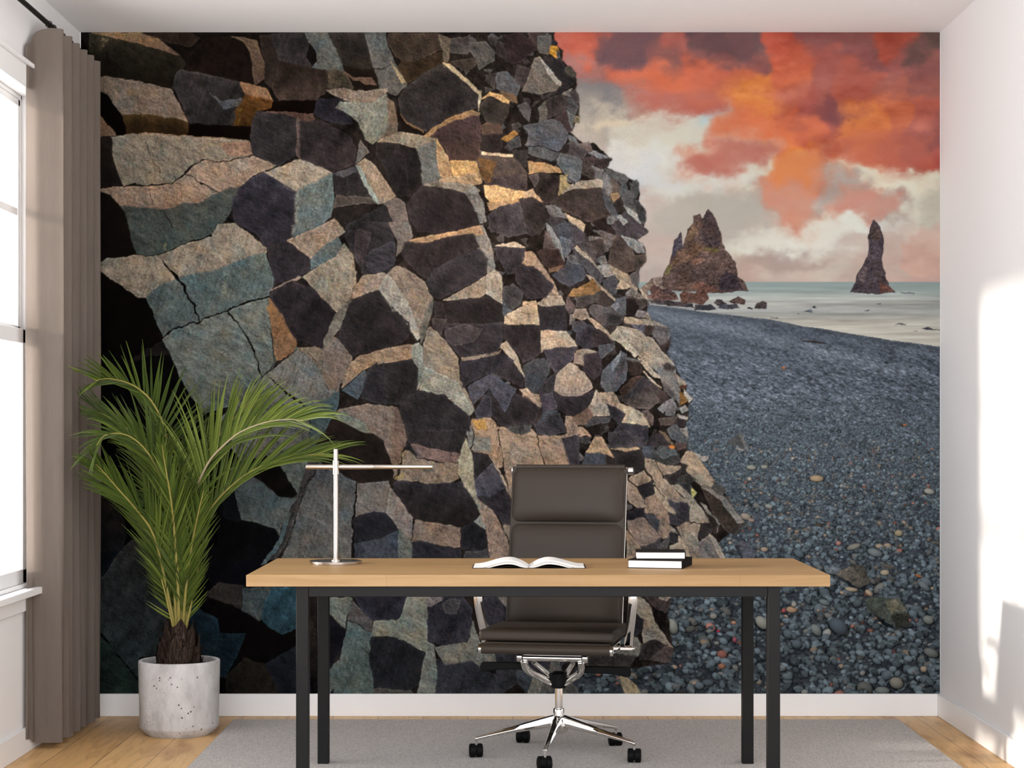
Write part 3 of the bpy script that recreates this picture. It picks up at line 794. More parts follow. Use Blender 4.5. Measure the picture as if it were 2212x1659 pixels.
    for y in np.arange(850, 1500, 1.0):
        s = np.interp(y, [770, 880, 950, 1050, 1200, 1400, 1500], [.9, 1.45, 2.0, 3.1, 4.8, 6.8, 7.6])
        xl = np.interp(y, [770, 880, 1000, 1200, 1300, 1500], [1440, 1450, 1480, 1500, 1330, 1190])
        n = rng.poisson((2035 - xl) / (s * s * 2.1) * np.interp(y, [850, 920, 1010], [.06, .5, 1.0]))
        for _ in range(n):
            x = rng.uniform(xl, 2035)
            a = s * np.exp(rng.normal(0, .33)); b = a * rng.uniform(.5, .82)
            t = rng.random() * (.86 if s < 2.0 else 1)
            L = np.clip(rng.normal(108, 20), 56, 170)
            if t < .86:
                col = np.array([L * .89, L * .975, L * 1.02])
            elif t < .95:
                col = np.array([L * 1.04, L * 1.02, L * .98])
            elif t < .985:
                col = np.array([L * 1.38, L * 1.2, L * 1.03])
            else:
                col = np.array([L * 1.35, L * .9, L * .78])
            stone(x - MX0, y - MY0 + rng.uniform(-.5, .5), a, b, rng.normal(.25, .5), col)
    for (x, y, a, b, an, c) in ((1763, 1033, 15, 7, .05, 'b09678'), (2006, 1061, 12, 6, .2, 'aaa396'), (1622, 1009, 11, 5, .1, '9c988c'), (1650, 1008, 8, 4, 0, '98958a'),
                                (1810, 1352, 23, 15, .7, '565d64'), (1645, 1344, 17, 11, .8, '9a978c'), (1762, 1360, 15, 9, .9, '7e827e'), (1843, 1180, 16, 6, -.3, '8a857a'),
                                (1889, 1193, 17, 8, .3, '7b7f80'), (1725, 1195, 12, 8, .6, '5c666d'), (1910, 1236, 10, 6, 0, 'b3a188'), (1838, 1272, 14, 5, .1, 'b39d84'),
                                (1876, 1280, 10, 5, .7, 'b59a82'), (1709, 1316, 12, 7, .1, 'b29074'), (1692, 1318, 5, 5, 0, 'a85a5a'), (1714, 1305, 6, 6, 0, 'a39a8c'),
                                (1452, 1352, 11, 17, -.35, '9c9a8f'), (1540, 1330, 8, 6, 0, '98938a'), (1562, 1384, 10, 7, .5, '77848a'), (1584, 1344, 6, 4, 0, 'b98a70'), (1586, 1381, 5, 6, 0, '9c5660'),
                                (1558, 1438, 8, 6, 0, 'a4735a'), (1551, 1362, 4, 3, 0, 'b03a4c'), (1935, 1474, 15, 12, .4, '8b857a'), (2010, 1409, 17, 9, .4, '787772'), (2004, 1338, 12, 9, .4, '85867f'),
                                (1940, 1151, 9, 7, 0, 'a39377'), (1835, 1090, 8, 6, 0, '6d747c'), (1610, 1115, 12, 7, .3, 'a39384'), (1622, 1123, 8, 4, .2, 'a08a7c'), (1810, 1173, 6, 5, 0, 'b07f72'),
                                (1650, 1186, 8, 5, .1, 'ab9582'), (1838, 1084, 9, 6, 0, '646c72'), (1660, 1093, 9, 5, .2, '97968e'), (1695, 1045, 9, 4, 0, '79807f'), (1800, 1231, 20, 9, .1, '6d7272'),
                                (2000, 1256, 14, 8, .6, '6a7276'), (1995, 1265, 16, 7, .7, '73797a'), (1700, 1460, 12, 7, .2, '6d767a'), (1720, 1390, 11, 9, .2, '5e666c'), (1510, 1480, 10, 8, .2, '6b757c'),
                                (1905, 1490, 16, 8, .1, '7d817c'), (1780, 1300, 13, 6, .3, '747b7c'), (1640, 1240, 9, 7, .3, '6a747a')):
        stone(x - MX0, y - MY0, a, b, an, _hex(c))
    for (x, y) in ((1692, 794), (1953, 917), (1980, 1241), (1985, 1244)):
        stone(x - MX0, y - MY0, 5, 1.8, .1, np.array([190, 110, 50.]))
    for (x, y) in ((1760, 738), (1770, 740), (1745, 737)):
        stone(x - MX0, y - MY0, 14, 2.0, .1, np.array([66, 58, 56.]))
    # ---- sharp facets
    ex = _fbm(H, W, 14, rng, 3) * .95; ey = _fbm(H, W, 14, rng, 3) * .95
    grain = _fbm(H, W, 3.4, rng, 2); mott = _fbm(H, W, 22, rng, 4); vein = _fbm(H, W, 26, rng, 4)
    th = .55
    # long diagonal scratches: noise stretched along two directions
    a1 = _scratch(H, W, .45, 26, 3.2, rng); a2 = _scratch(H, W, 1.9, 30, 3.4, rng); fold = _scratch(H, W, 2.3, 60, 22, rng, 2)
    spk = rng.standard_normal((H, W)); spk = (spk + np.roll(spk, 1, 0) + np.roll(spk, 1, 1) + .5 * np.roll(spk, 2, 1)) / 1.8
    chro = np.stack([_noise(H, W, 3.2, rng) for _ in range(3)], 2)
    hm = _fbm(H, W, 13, rng, 4, gain=.62); rel = hm - np.roll(np.roll(hm, -2, 0), 2, 1); rel /= rel.std()
    def facet(P, c1, c2, rim=.16, gr=1.0, soft=1.0):
        pad = 4
        x0, y0 = np.floor(P.min(0) - pad).astype(int); x1, y1 = np.ceil(P.max(0) + pad).astype(int)
        x0, y0 = max(0, x0), max(0, y0); x1, y1 = min(W, x1), min(H, y1)
        if x1 <= x0 or y1 <= y0:
            return
        sl = (slice(y0, y1), slice(x0, x1))
        X = xx[sl] + ex[sl]; Y = yy[sl] + ey[sl]
        d = _inside(P, X, Y)
        d = d + 1.1
        al = np.clip(d / soft + .6, 0, 1)
        t = np.clip((yy[sl] - P[:, 1].min()) / max(1, np.ptp(P[:, 1])), 0, 1)[..., None]
        c = c1 * (1 - t) + c2 * t
        L = c1.mean()
        if L > 70 and c1[1] >= c1[0] - 2:
            c = (c * .62 + c.mean(-1, keepdims=True) * .38) * np.array([.955, .945, .92])
        elif L > 95 and P[:, 0].mean() > 840:
            c = c * np.array([1.10, 1.10, 1.09])
        elif L > 95:
            c = c * np.array([.98, 1.0, 1.02]) * (.88 if P[:, 1].mean() < 250 and P[:, 0].mean() < 330 else 1.0)
        dr = a1 if (int(P[0, 0] * 7 + P[0, 1] * 3) % 2) else a2
        if L < 75:
            k = 1 + (rel[sl] * .085 + mott[sl] * .055 + dr[sl] * .05 + fold[sl] * .10 + spk[sl] * .085) * gr
            k = k * (.90 + .14 * np.exp(-d / 10)) * (1 + .16 * np.exp(-((d - 1.5) / 1.2) ** 2))
            out = c * np.array([1.05, 1.0, .955]) * (np.clip(k, .4, 2.2)[..., None] + chro[sl] * .03)
            v = np.clip(vein[sl] - .8, 0, 1)[..., None]
            out = out + v * np.array([8, 6, 5]) * min(1, L / 40)
        else:
            k = 1 + (rel[sl] * .075 + mott[sl] * .05 + dr[sl] * .045 + fold[sl] * .04 + spk[sl] * .09) * gr
            k = k * (1 - .09 * np.exp(-d / 4)) * (1 + rim * np.exp(-((d - 2) / 1.4) ** 2))
            out = c * (np.clip(k, .45, 1.8)[..., None] + chro[sl] * .022)
            v = np.clip(vein[sl] - .45, 0, 1)[..., None]
            out = out + v * np.array([9, 3, -2]) * (L / 120)
            v2 = np.clip(-vein[sl] - .6, 0, 1)[..., None]
            out = out + v2 * np.array([-9, -2, 2]) * (L / 110)
        t0 = img[sl]
        # contact shade of the facet on what lies behind
        img[sl] = (t0 * (1 - .12 * np.clip(1 + d / 3, 0, 1) * (1 - al))[..., None]) * (1 - al[..., None]) + out * al[..., None]
    # stacks and shore boulders
    def blob(px, c, n=1.0, tile='L', rough=2.2):
        x0, y0, s = TILES[tile]
        P = np.array(px, float)
        P = np.stack([x0 + P[:, 0] / s - MX0, y0 + P[:, 1] / s - MY0], 1)
        pad = 5
        xa, ya = np.floor(P.min(0) - pad).astype(int); xb, yb = np.ceil(P.max(0) + pad).astype(int)
        xa, ya = max(0, xa), max(0, ya); xb, yb = min(W, xb), min(H, yb)
        sl = (slice(ya, yb), slice(xa, xb))
        d = _inside(P, xx[sl] + ex[sl] * rough * .5, yy[sl] + ey[sl] * rough * .5)
        al = np.clip(d + .6, 0, 1)[..., None]
        tx = (f1[sl] * .10 + mott[sl] * .10 + grain[sl] * .12 + spk[sl] * .08) * n
        o = _hex(c) * np.array([.97, .97, 1.0]) * np.clip(1 + tx, .4, 1.7)[..., None] + np.clip(vein[sl] - .2, 0, 1)[..., None] * np.array([7, 3, -1]) * n
        img[sl] = img[sl] * (1 - al) + o * al
    blob([(45,620),(150,550),(190,540),(260,640),(50,640)], '8a7668')
    blob([(190,610),(205,510),(245,460),(262,360),(280,300),(330,320),(340,330),(350,300),(370,210),(410,170),(415,115),(455,100),(475,140),(515,65),(548,100),(580,170),(605,240),(610,300),(640,360),(680,400),(712,450),(722,540),(770,580),(800,648),(560,655),(260,640)], '5a4840')
    blob([(278,290),(300,260),(322,228),(335,270),(340,330),(300,370),(255,440),(262,360)], '4c4448')
    blob([(300,380),(420,290),(380,280),(480,320),(600,360),(560,390),(470,370),(380,440),(250,480)], '6a5242')
    blob([(480,340),(600,350),(580,370),(500,360)], '70623c', .5)
    blob([(380,440),(470,400),(500,430),(430,470)], '76584a')
    blob([(205,520),(245,465),(262,480),(240,530)], '6e6440', .6)
    blob([(350,320),(370,220),(410,180),(440,230),(410,280)], '66503e')
    blob([(475,150),(515,70),(545,100),(600,240),(600,330),(500,330),(470,260)], '4a3d3c')
    blob([(250,500),(400,480),(520,500),(480,580),(250,620)], '54443e')
    blob([(590,560),(640,500),(715,540),(760,640),(600,640)], '43383a')
    blob([(400,620),(460,580),(620,640),(520,655)], '6b4c40')
    blob([(1510,650),(1550,590),(1560,530),(1600,465),(1635,400),(1645,330),(1636,250),(1665,180),(1684,145),(1720,190),(1745,250),(1750,340),(1735,420),(1760,540),(1800,630),(1830,660),(1700,668)], '4a4042')
    blob([(1640,260),(1684,170),(1740,260),(1700,300)], '564741')
    blob([(1560,540),(1610,470),(1640,480),(1600,600)], '5a4d4a')
    blob([(1720,590),(1790,610),(1820,655),(1720,660)], '5c4038')
    for p, c in (([(30,640),(90,640),(95,665),(40,660)], '6b5a50'), ([(110,630),(135,598),(200,640),(190,665),(120,665)], '5a4440'), ([(90,670),(280,650),(310,700),(200,720),(95,690)], '6a4f45'),
                 ([(190,630),(250,625),(280,670),(200,670)], '4a3a36'), ([(315,665),(345,645),(430,660),(440,640),(515,650),(515,700),(480,740),(330,720)], '5c4238'), ([(330,690),(500,680),(490,730),(350,730)], '5e463d'),
                 ([(100,700),(320,720),(420,740),(330,755),(110,735)], '4b4240'), ([(345,745),(400,735),(420,760),(350,757)], '2e2c2e'), ([(425,740),(550,740),(570,778),(420,778)], '3c3a3d'),
                 ([(560,730),(575,700),(610,700),(650,745),(640,758),(580,750)], '453c3b'), ([(655,720),(725,682),(775,705),(778,738),(690,738)], '5e4a42'), ([(580,765),(620,740),(720,740),(740,768),(640,772)], '47474c'),
                 ([(785,770),(800,757),(825,765),(825,775)], '3c393c'), ([(835,768),(860,725),(900,715),(932,725),(932,773)], '443a38'), ([(1185,795),(1240,778),(1252,800)], '50535a'), ([(1243,760),(1262,754),(1282,765)], '37363a'),
                 ([(945,832),(1000,825),(1022,838)], '6a6864'), ([(1830,880),(1880,867),(1910,884)], '77736f'), ([(2020,905),(2060,897),(2100,912),(2148,913),(2148,918),(2060,918)], '3c3c3e'), ([(1955,925),(1985,922),(1980,930)], '706c68'),
                 ([(1700,733),(1728,728),(1730,735)], '4c4a4a'), ([(1615,780),(1650,776),(1650,784)], '55524f'), ([(1140,802),(1160,800),(1158,808)], '56524e'), ([(1865,655),(1900,655),(1960,662),(1960,667),(1880,662)], '5a5856')):
        blob(p, c, 1.1)
    # beach boulders
    for p, c in (([(1320,1090),(1440,1060),(1560,1150),(1540,1200),(1430,1170)], '22262a'), ([(1300,1070),(1440,990),(1530,1010),(1590,1130),(1490,1180),(1430,1130),(1330,1090)], '625b50'), ([(1440,990),(1530,1010),(1590,1130),(1540,1100),(1480,1060)], '544e45'),
                 ([(1560,1340),(1640,1400),(1790,1505),(1700,1480)], '1c2022'), ([(1540,1290),(1560,1240),(1740,1260),(1880,1370),(1890,1470),(1790,1490),(1560,1350)], '4e5248'), ([(1740,1390),(1890,1370),(1890,1480),(1790,1500)], '37362f'),
                 ([(1700,1290),(1800,1260),(1870,1350),(1740,1380)], '6e6a58'), ([(500,830),(560,800),(620,830),(670,930),(570,940)], '55555a'), ([(500,830),(530,830),(570,930),(540,930)], '36363a'), ([(1210,1020),(1250,1000),(1340,1020),(1320,1060),(1240,1060)], '6a6f70'), ([(1660,1000),(1710,980),(1780,1020),(1700,1030)], '5a554f')):
        blob(p, c, .8, 'G4')
    for p, c in (([(1770,410),(1900,310),(1930,340),(2030,510),(1980,500),(1860,430),(1870,470)], '504e4b'), ([(1900,305),(1940,310),(2040,510),(2005,510)], '716e67'), ([(1865,455),(1970,505),(1960,515),(1890,500)], 'a59686'),
                 ([(1340,525),(1470,580),(1540,570),(1560,610),(1500,640),(1440,620)], 'aa9e90')):
        blob(p, c, .6, 'S1')
    # shaded ground of the cliff so that gaps read as dark crevices
    cliff = np.array([(175,60),(1196,60),(1196,95),(1215,110),(1213,130),(1243,170),(1243,190),(1240,200),(1250,225),(1248,255),(1230,285),(1262,315),(1280,308),(1320,345),(1306,360),(1355,385),(1378,395),(1380,420),(1375,440),(1394,470),(1390,490),(1398,502),(1375,518),(1392,535),(1393,565),(1378,580),(1376,620),(1398,655),(1396,680),(1405,692),(1440,708),(1447,730),(1438,765),(1460,795),(1468,815),(1482,835),(1478,850),(1495,862),(1484,880),(1487,890),(1484,905),(1475,920),(1487,945),(1480,970),(1540,1040),(1560,1060),(1590,1105),(1605,1130),(1570,1155),(1545,1175),(1565,1210),(1430,1240),(1445,1265),(1440,1320),(1452,1400),(1445,1430),(1375,1440),(1240,1440),(1230,1510),(175,1510)], float)
    cliff -= np.array([MX0, MY0])
    dk = np.array([36, 31, 29.])
    facet(cliff, dk, dk, gr=1.6)
    left = np.array([(170,60),(420,60),(330,400),(420,800),(560,1000),(600,1300),(700,1510),(170,1510)], float) - np.array([MX0, MY0])
    facet(left, np.array([12, 9, 8.]), np.array([11, 11, 12.]), soft=40, gr=2)
    # filler facets in the crevices: small random shards
    for _ in range(900):
        cx, cy = rng.uniform(1000, 1480) - MX0, rng.uniform(80, 1200) - MY0
        if _inside(cliff, np.array([[cx]]), np.array([[cy]]))[0, 0] < 12:
            continue
        a = rng.uniform(5, 15); n = rng.integers(4, 6)
        an = np.sort(rng.uniform(0, 6.28, n))
        P = np.stack([cx + a * np.cos(an), cy + a * .8 * np.sin(an)], 1)
        L = rng.choice([40, 50, 62, 85, 110], p=[.3, .3, .2, .12, .08])
        c = np.array([L * 1.03, L * .96, L * .94])
        facet(P, c, c * .8)
    for head, P in _shapes(ROCK):
        a, _, b = head.partition('>')
        facet(P, _hex(a), _hex(b or a))
    def line(P, c, w, al=1.0, jit=1.0):
        pad = int(w * 3 + 3)
        x0, y0 = np.floor(P.min(0) - pad).astype(int); x1, y1 = np.ceil(P.max(0) + pad).astype(int)
        x0, y0 = max(0, x0), max(0, y0); x1, y1 = min(W, x1), min(H, y1)
        if x1 <= x0 or y1 <= y0:
            return
        sl = (slice(y0, y1), slice(x0, x1))
        X = xx[sl] + ex[sl] * jit; Y = yy[sl] + ey[sl] * jit
        d2 = np.full(X.shape, 1e9)
        for (ax, ay), (bx, by) in zip(P[:-1], P[1:]):
            e0, e1 = bx - ax, by - ay
            t = np.clip(((X - ax) * e0 + (Y - ay) * e1) / (e0 * e0 + e1 * e1 + 1e-9), 0, 1)
            d2 = np.minimum(d2, (X - ax - t * e0) ** 2 + (Y - ay - t * e1) ** 2)
        return sl, np.sqrt(d2)
    for head, P in _shapes(CRACKS):
        c, w = head.split(',')
        r_ = line(P, c, float(w), jit=1.6)
        if r_:
            sl, d = r_
            al = np.clip(float(w) * .62 * (1 + mott[sl] * .4) - d + .5, 0, 1)[..., None]
            img[sl] = img[sl] * (1 - al) + _hex(c) * al
    for head, P in _shapes(GLINT):
        c, w = head.split(',')
        r_ = line(P, c, float(w), jit=3)
        if r_:
            sl, d = r_
            al = (np.exp(-(d / float(w)) ** 2) * np.clip(.45 + grain[sl] * .35 + mott[sl] * .3, 0, 1) * .75)[..., None]
            img[sl] = img[sl] * (1 - al) + _hex(c) * al
    # faint warm veil of light in the middle of the picture
    hz = np.exp(-((xx + MX0 - 1020) / 330) ** 2 - ((yy + MY0 - 560) / 420) ** 2)[..., None] * (xx + MX0 < 1400)[..., None]
    img = img * (1 - .05 * hz) + hz * np.array([9.5, 6.5, 5.0])
    return np.clip(img, 0, 255)

# ================================================================== scene
import bpy, math, random
from mathutils import Vector, Matrix
C = bpy.context.scene.collection
rnd = random.Random(11)
F, VX, VY, HC = 4000.0, 1108.0, 932.0, 1.21          # focal length in px, vanishing point, eye height
YW, XL, XR, ZC = 7.870, -1.840, 1.816, 2.906         # back wall, side walls, ceiling
YS = 3.0                                             # where the room shell starts


def W(px, py, Y):
    return Vector(((px - VX) * Y / F, Y, HC - (py - VY) * Y / F))


# ------------------------------------------------------------------ materials
def mat(name, base=(.8, .8, .8), rough=.5, metal=0.0, spec=.5, sheen=0.0, trans=0.0, coat=0.0):
    m = bpy.data.materials.new(name); m.use_nodes = True
    b = m.node_tree.nodes['Principled BSDF']
    b.inputs['Base Color'].default_value = (*base, 1)
    b.inputs['Roughness'].default_value = rough
    b.inputs['Metallic'].default_value = metal
    b.inputs['Specular IOR Level'].default_value = spec
    b.inputs['Sheen Weight'].default_value = sheen
    b.inputs['Coat Weight'].default_value = coat
    return m


def nd(m, kind, **kw):
    n = m.node_tree.nodes.new(kind)
    for k, v in kw.items():
        if k in n.inputs.keys() if hasattr(n.inputs, 'keys') else False:
            n.inputs[k].default_value = v
        else:
            setattr(n, k, v)
    return n


def lk(m, a, ao, b, bi):
    m.node_tree.links.new(a.outputs[ao], b.inputs[bi])


def bsdf(m):
    return m.node_tree.nodes['Principled BSDF']


def coords(m, scale=(1, 1, 1), rot=(0, 0, 0)):
    t = nd(m, 'ShaderNodeTexCoord'); mp = nd(m, 'ShaderNodeMapping')
    mp.inputs['Scale'].default_value = scale; mp.inputs['Rotation'].default_value = rot
    lk(m, t, 'Object', mp, 'Vector')
    return mp


def ramp(m, stops):
    r = nd(m, 'ShaderNodeValToRGB')
    e = r.color_ramp.elements
    while len(e) < len(stops):
        e.new(.5)
    for i, (p, c) in enumerate(stops):
        e[i].position = p; e[i].color = (*c, 1)
    return r


def bump(m, src, out, strength, dist=.002):
    b = nd(m, 'ShaderNodeBump'); b.inputs['Strength'].default_value = strength; b.inputs['Distance'].default_value = dist
    lk(m, src, out, b, 'Height'); lk(m, b, 'Normal', bsdf(m), 'Normal')


M = {}
M['wall'] = m = mat('wall_paint', (.77, .765, .765), .85, spec=.2)
n = nd(m, 'ShaderNodeTexNoise'); n.inputs['Scale'].default_value = 140; lk(m, coords(m), 'Vector', n, 'Vector'); bump(m, n, 'Fac', .05, .001)
M['ceiling'] = mat('ceiling_paint', (.79, .775, .77), .9, spec=.1)
M['trim'] = mat('white_gloss_trim', (.84, .835, .83), .4, spec=.4)

# oak floor boards running away from the camera
M['floor'] = m = mat('oak_floor', (.5, .33, .17), .42, spec=.4)
mp = coords(m, (1, 1, 1), (0, 0, math.pi / 2))
br = nd(m, 'ShaderNodeTexBrick'); br.offset = .37; br.offset_frequency = 2
br.inputs['Scale'].default_value = 1; br.inputs['Brick Width'].default_value = 1.9; br.inputs['Row Height'].default_value = .19
br.inputs['Mortar Size'].default_value = .0016; br.inputs['Bias'].default_value = 0
br.inputs['Color1'].default_value = (.53, .31, .125, 1); br.inputs['Color2'].default_value = (.63, .395, .175, 1); br.inputs['Mortar'].default_value = (.16, .09, .045, 1)
lk(m, mp, 'Vector', br, 'Vector')
mp2 = coords(m, (9, 1.1, 1)); n = nd(m, 'ShaderNodeTexNoise'); n.inputs['Scale'].default_value = 3.5; n.inputs['Detail'].default_value = 7; n.inputs['Distortion'].default_value = 1.2
lk(m, mp2, 'Vector', n, 'Vector')
r = ramp(m, [(.28, (.62, .55, .48)), (.5, (1, 1, 1)), (.75, (1.12, 1.08, 1.02))]); lk(m, n, 'Fac', r, 'Fac')
mx = nd(m, 'ShaderNodeMix', data_type='RGBA', blend_type='MULTIPLY'); mx.inputs['Factor'].default_value = .75
lk(m, br, 'Color', mx, 6); lk(m, r, 'Color', mx, 7)
n3 = nd(m, 'ShaderNodeTexNoise'); n3.inputs['Scale'].default_value = 2.2; mp3 = coords(m, (3, .8, 1)); lk(m, mp3, 'Vector', n3, 'Vector')
r3 = ramp(m, [(.30, (.50, .36, .25)), (.42, (1, 1, 1))]); lk(m, n3, 'Fac', r3, 'Fac')
mx2 = nd(m, 'ShaderNodeMix', data_type='RGBA', blend_type='MULTIPLY'); mx2.inputs['Factor'].default_value = .6
lk(m, mx, 2, mx2, 6); lk(m, r3, 'Color', mx2, 7); lk(m, mx2, 2, bsdf(m), 'Base Color'); bump(m, n, 'Fac', .08, .002)

# woven grey rug
M['rug'] = m = mat('grey_rug', (.36, .34, .32), .95, spec=.1, sheen=.2)
mp = coords(m); n = nd(m, 'ShaderNodeTexNoise'); n.inputs['Scale'].default_value = 210; n.inputs['Detail'].default_value = 3; lk(m, mp, 'Vector', n, 'Vector')
r = ramp(m, [(.30, (.205, .185, .167)), (.5, (.385, .35, .32)), (.72, (.58, .535, .49))]); lk(m, n, 'Fac', r, 'Fac')
wv = nd(m, 'ShaderNodeTexWave'); wv.wave_type = 'BANDS'; wv.bands_direction = 'DIAGONAL'; wv.inputs['Scale'].default_value = 42; wv.inputs['Distortion'].default_value = 3; lk(m, mp, 'Vector', wv, 'Vector')
rw = ramp(m, [(0, (.86, .86, .86)), (1, (1.06, 1.06, 1.06))]); lk(m, wv, 'Fac', rw, 'Fac')
mx = nd(m, 'ShaderNodeMix', data_type='RGBA', blend_type='MULTIPLY'); mx.inputs['Factor'].default_value = 1
lk(m, r, 'Color', mx, 6); lk(m, rw, 'Color', mx, 7); lk(m, mx, 2, bsdf(m), 'Base Color'); bump(m, n, 'Fac', .6, .004)

# oak desk top: long staves
M['oak'] = m = mat('oak_desk', (.3, .2, .1), .5, spec=.25)
mp = coords(m, (1.0, 14, 14)); n = nd(m, 'ShaderNodeTexNoise'); n.inputs['Scale'].default_value = 2.6; n.inputs['Detail'].default_value = 6; n.inputs['Distortion'].default_value = .6; lk(m, mp, 'Vector', n, 'Vector')
r = ramp(m, [(.25, (.25, .145, .058)), (.5, (.30, .186, .083)), (.78, (.35, .226, .112))]); lk(m, n, 'Fac', r, 'Fac')
mpb = coords(m, (1, 1, 1)); br = nd(m, 'ShaderNodeTexBrick'); br.offset = .43
br.inputs['Scale'].default_value = 1; br.inputs['Brick Width'].default_value = 1.15; br.inputs['Row Height'].default_value = .11; br.inputs['Mortar Size'].default_value = .0006
br.inputs['Color1'].default_value = (.90, .88, .86, 1); br.inputs['Color2'].default_value = (1.06, 1.05, 1.03, 1); br.inputs['Mortar'].default_value = (.72, .66, .6, 1)
lk(m, mpb, 'Vector', br, 'Vector')
mx = nd(m, 'ShaderNodeMix', data_type='RGBA', blend_type='MULTIPLY'); mx.inputs['Factor'].default_value = .9
lk(m, r, 'Color', mx, 6); lk(m, br, 'Color', mx, 7); lk(m, mx, 2, bsdf(m), 'Base Color'); bump(m, n, 'Fac', .03, .001)

M['black'] = m = mat('black_powder_coat', (.0075, .007, .0065), .55, spec=.16)
n = nd(m, 'ShaderNodeTexNoise'); n.inputs['Scale'].default_value = 900; lk(m, coords(m), 'Vector', n, 'Vector'); bump(m, n, 'Fac', .12, .0006)
M['plastic'] = mat('black_plastic', (.003, .003, .003), .6, spec=.10)
M['chrome'] = mat('polished_chrome', (.86, .85, .83), .06, 1.0)
M['nickel'] = m = mat('brushed_nickel', (.52, .475, .425), .17, 1.0)
n = nd(m, 'ShaderNodeTexNoise'); n.inputs['Scale'].default_value = 60; lk(m, coords(m, (30, 30, 1)), 'Vector', n, 'Vector'); bump(m, n, 'Fac', .03, .0005)
M['leather'] = m = mat('dark_brown_leather', (.038, .029, .0225), .5, spec=.22, sheen=.0)
n = nd(m, 'ShaderNodeTexNoise'); n.inputs['Scale'].default_value = 320; lk(m, coords(m), 'Vector', n, 'Vector'); bump(m, n, 'Fac', .06, .0008)
M['paper'] = m = mat('book_paper', (.74, .73, .72), .85, spec=.08)
wv = nd(m, 'ShaderNodeTexWave'); wv.bands_direction = 'Z'; wv.inputs['Scale'].default_value = 220; wv.inputs['Distortion'].default_value = .4; lk(m, coords(m), 'Vector', wv, 'Vector')
r = ramp(m, [(0, (.62, .61, .60)), (.5, (.74, .73, .72))]); lk(m, wv, 'Fac', r, 'Fac'); lk(m, r, 'Color', bsdf(m), 'Base Color')
M['cover'] = mat('black_book_cloth', (.012, .0105, .010), .9, spec=.05)
M['page'] = m = mat('open_page', (.68, .67, .655), .85, spec=.08)

# taupe curtain cloth, lets a little light through
M['curtain'] = m = mat('taupe_curtain', (.40, .345, .30), .9, spec=.1)
n = nd(m, 'ShaderNodeTexNoise'); n.inputs['Scale'].default_value = 60; lk(m, coords(m, (6, 6, .25)), 'Vector', n, 'Vector')
r = ramp(m, [(.3, (.185, .155, .132)), (.7, (.235, .20, .172))]); lk(m, n, 'Fac', r, 'Fac'); lk(m, r, 'Color', bsdf(m), 'Base Color')
tr = nd(m, 'ShaderNodeBsdfTranslucent'); tr.inputs['Color'].default_value = (.66, .60, .555, 1)
ms = nd(m, 'ShaderNodeMixShader'); ms.inputs['Fac'].default_value = .48
out = m.node_tree.nodes['Material Output']; lk(m, bsdf(m), 'BSDF', ms, 1); lk(m, tr, 'BSDF', ms, 2); lk(m, ms, 'Shader', out, 'Surface')

# window glass: thin pane
M['glass'] = m = bpy.data.materials.new('window_glass'); m.use_nodes = True
m.node_tree.nodes.remove(bsdf(m)); out = m.node_tree.nodes['Material Output']
tp = nd(m, 'ShaderNodeBsdfTransparent'); gl = nd(m, 'ShaderNodeBsdfGlossy'); gl.inputs['Roughness'].default_value = .02
ms = nd(m, 'ShaderNodeMixShader'); ms.inputs['Fac'].default_value = .05; lk(m, tp, 'BSDF', ms, 1); lk(m, gl, 'BSDF', ms, 2); lk(m, ms, 'Shader', out, 'Surface')

# pitted concrete
M['concrete'] = m = mat('pitted_concrete', (.5, .48, .46), .85, spec=.25)
mp = coords(m, (1, 1, .55)); n = nd(m, 'ShaderNodeTexNoise'); n.inputs['Scale'].default_value = 14; n.inputs['Detail'].default_value = 8; n.inputs['Roughness'].default_value = .62; lk(m, mp, 'Vector', n, 'Vector')
r = ramp(m, [(.30, (.34, .325, .315)), (.5, (.50, .485, .475)), (.72, (.62, .61, .60))]); lk(m, n, 'Fac', r, 'Fac')
vo = nd(m, 'ShaderNodeTexVoronoi'); vo.inputs['Scale'].default_value = 46; vo.inputs['Randomness'].default_value = 1; lk(m, coords(m), 'Vector', vo, 'Vector')
nz = nd(m, 'ShaderNodeTexNoise'); nz.inputs['Scale'].default_value = 9; lk(m, coords(m), 'Vector', nz, 'Vector')
rn = ramp(m, [(.47, (0, 0, 0)), (.60, (.17, .17, .17))]); lk(m, nz, 'Fac', rn, 'Fac')
lt = nd(m, 'ShaderNodeMath', operation='LESS_THAN'); lk(m, vo, 'Distance', lt, 0); lk(m, rn, 'Color', lt, 1)
v2 = nd(m, 'ShaderNodeTexVoronoi'); v2.inputs['Scale'].default_value = 95; lk(m, coords(m), 'Vector', v2, 'Vector')
n2 = nd(m, 'ShaderNodeTexNoise'); n2.inputs['Scale'].default_value = 13; lk(m, coords(m, (1, 1, 1.4)), 'Vector', n2, 'Vector')
r2 = ramp(m, [(.50, (0, 0, 0)), (.66, (.20, .20, .20))]); lk(m, n2, 'Fac', r2, 'Fac')
l2 = nd(m, 'ShaderNodeMath', operation='LESS_THAN'); lk(m, v2, 'Distance', l2, 0); lk(m, r2, 'Color', l2, 1)
mxx = nd(m, 'ShaderNodeMath', operation='MAXIMUM'); lk(m, lt, 'Value', mxx, 0); lk(m, l2, 'Value', mxx, 1)
mx = nd(m, 'ShaderNodeMix', data_type='RGBA'); lk(m, mxx, 'Value', mx, 'Factor'); lk(m, r, 'Color', mx, 6); mx.inputs[7].default_value = (.12, .10, .09, 1)
lk(m, mx, 2, bsdf(m), 'Base Color'); bump(m, n, 'Fac', .15, .003)
M['soil'] = m = mat('potting_soil', (.02, .014, .01), .95, spec=.1)
n = nd(m, 'ShaderNodeTexNoise'); n.inputs['Scale'].default_value = 160; lk(m, coords(m), 'Vector', n, 'Vector'); bump(m, n, 'Fac', 1, .01)
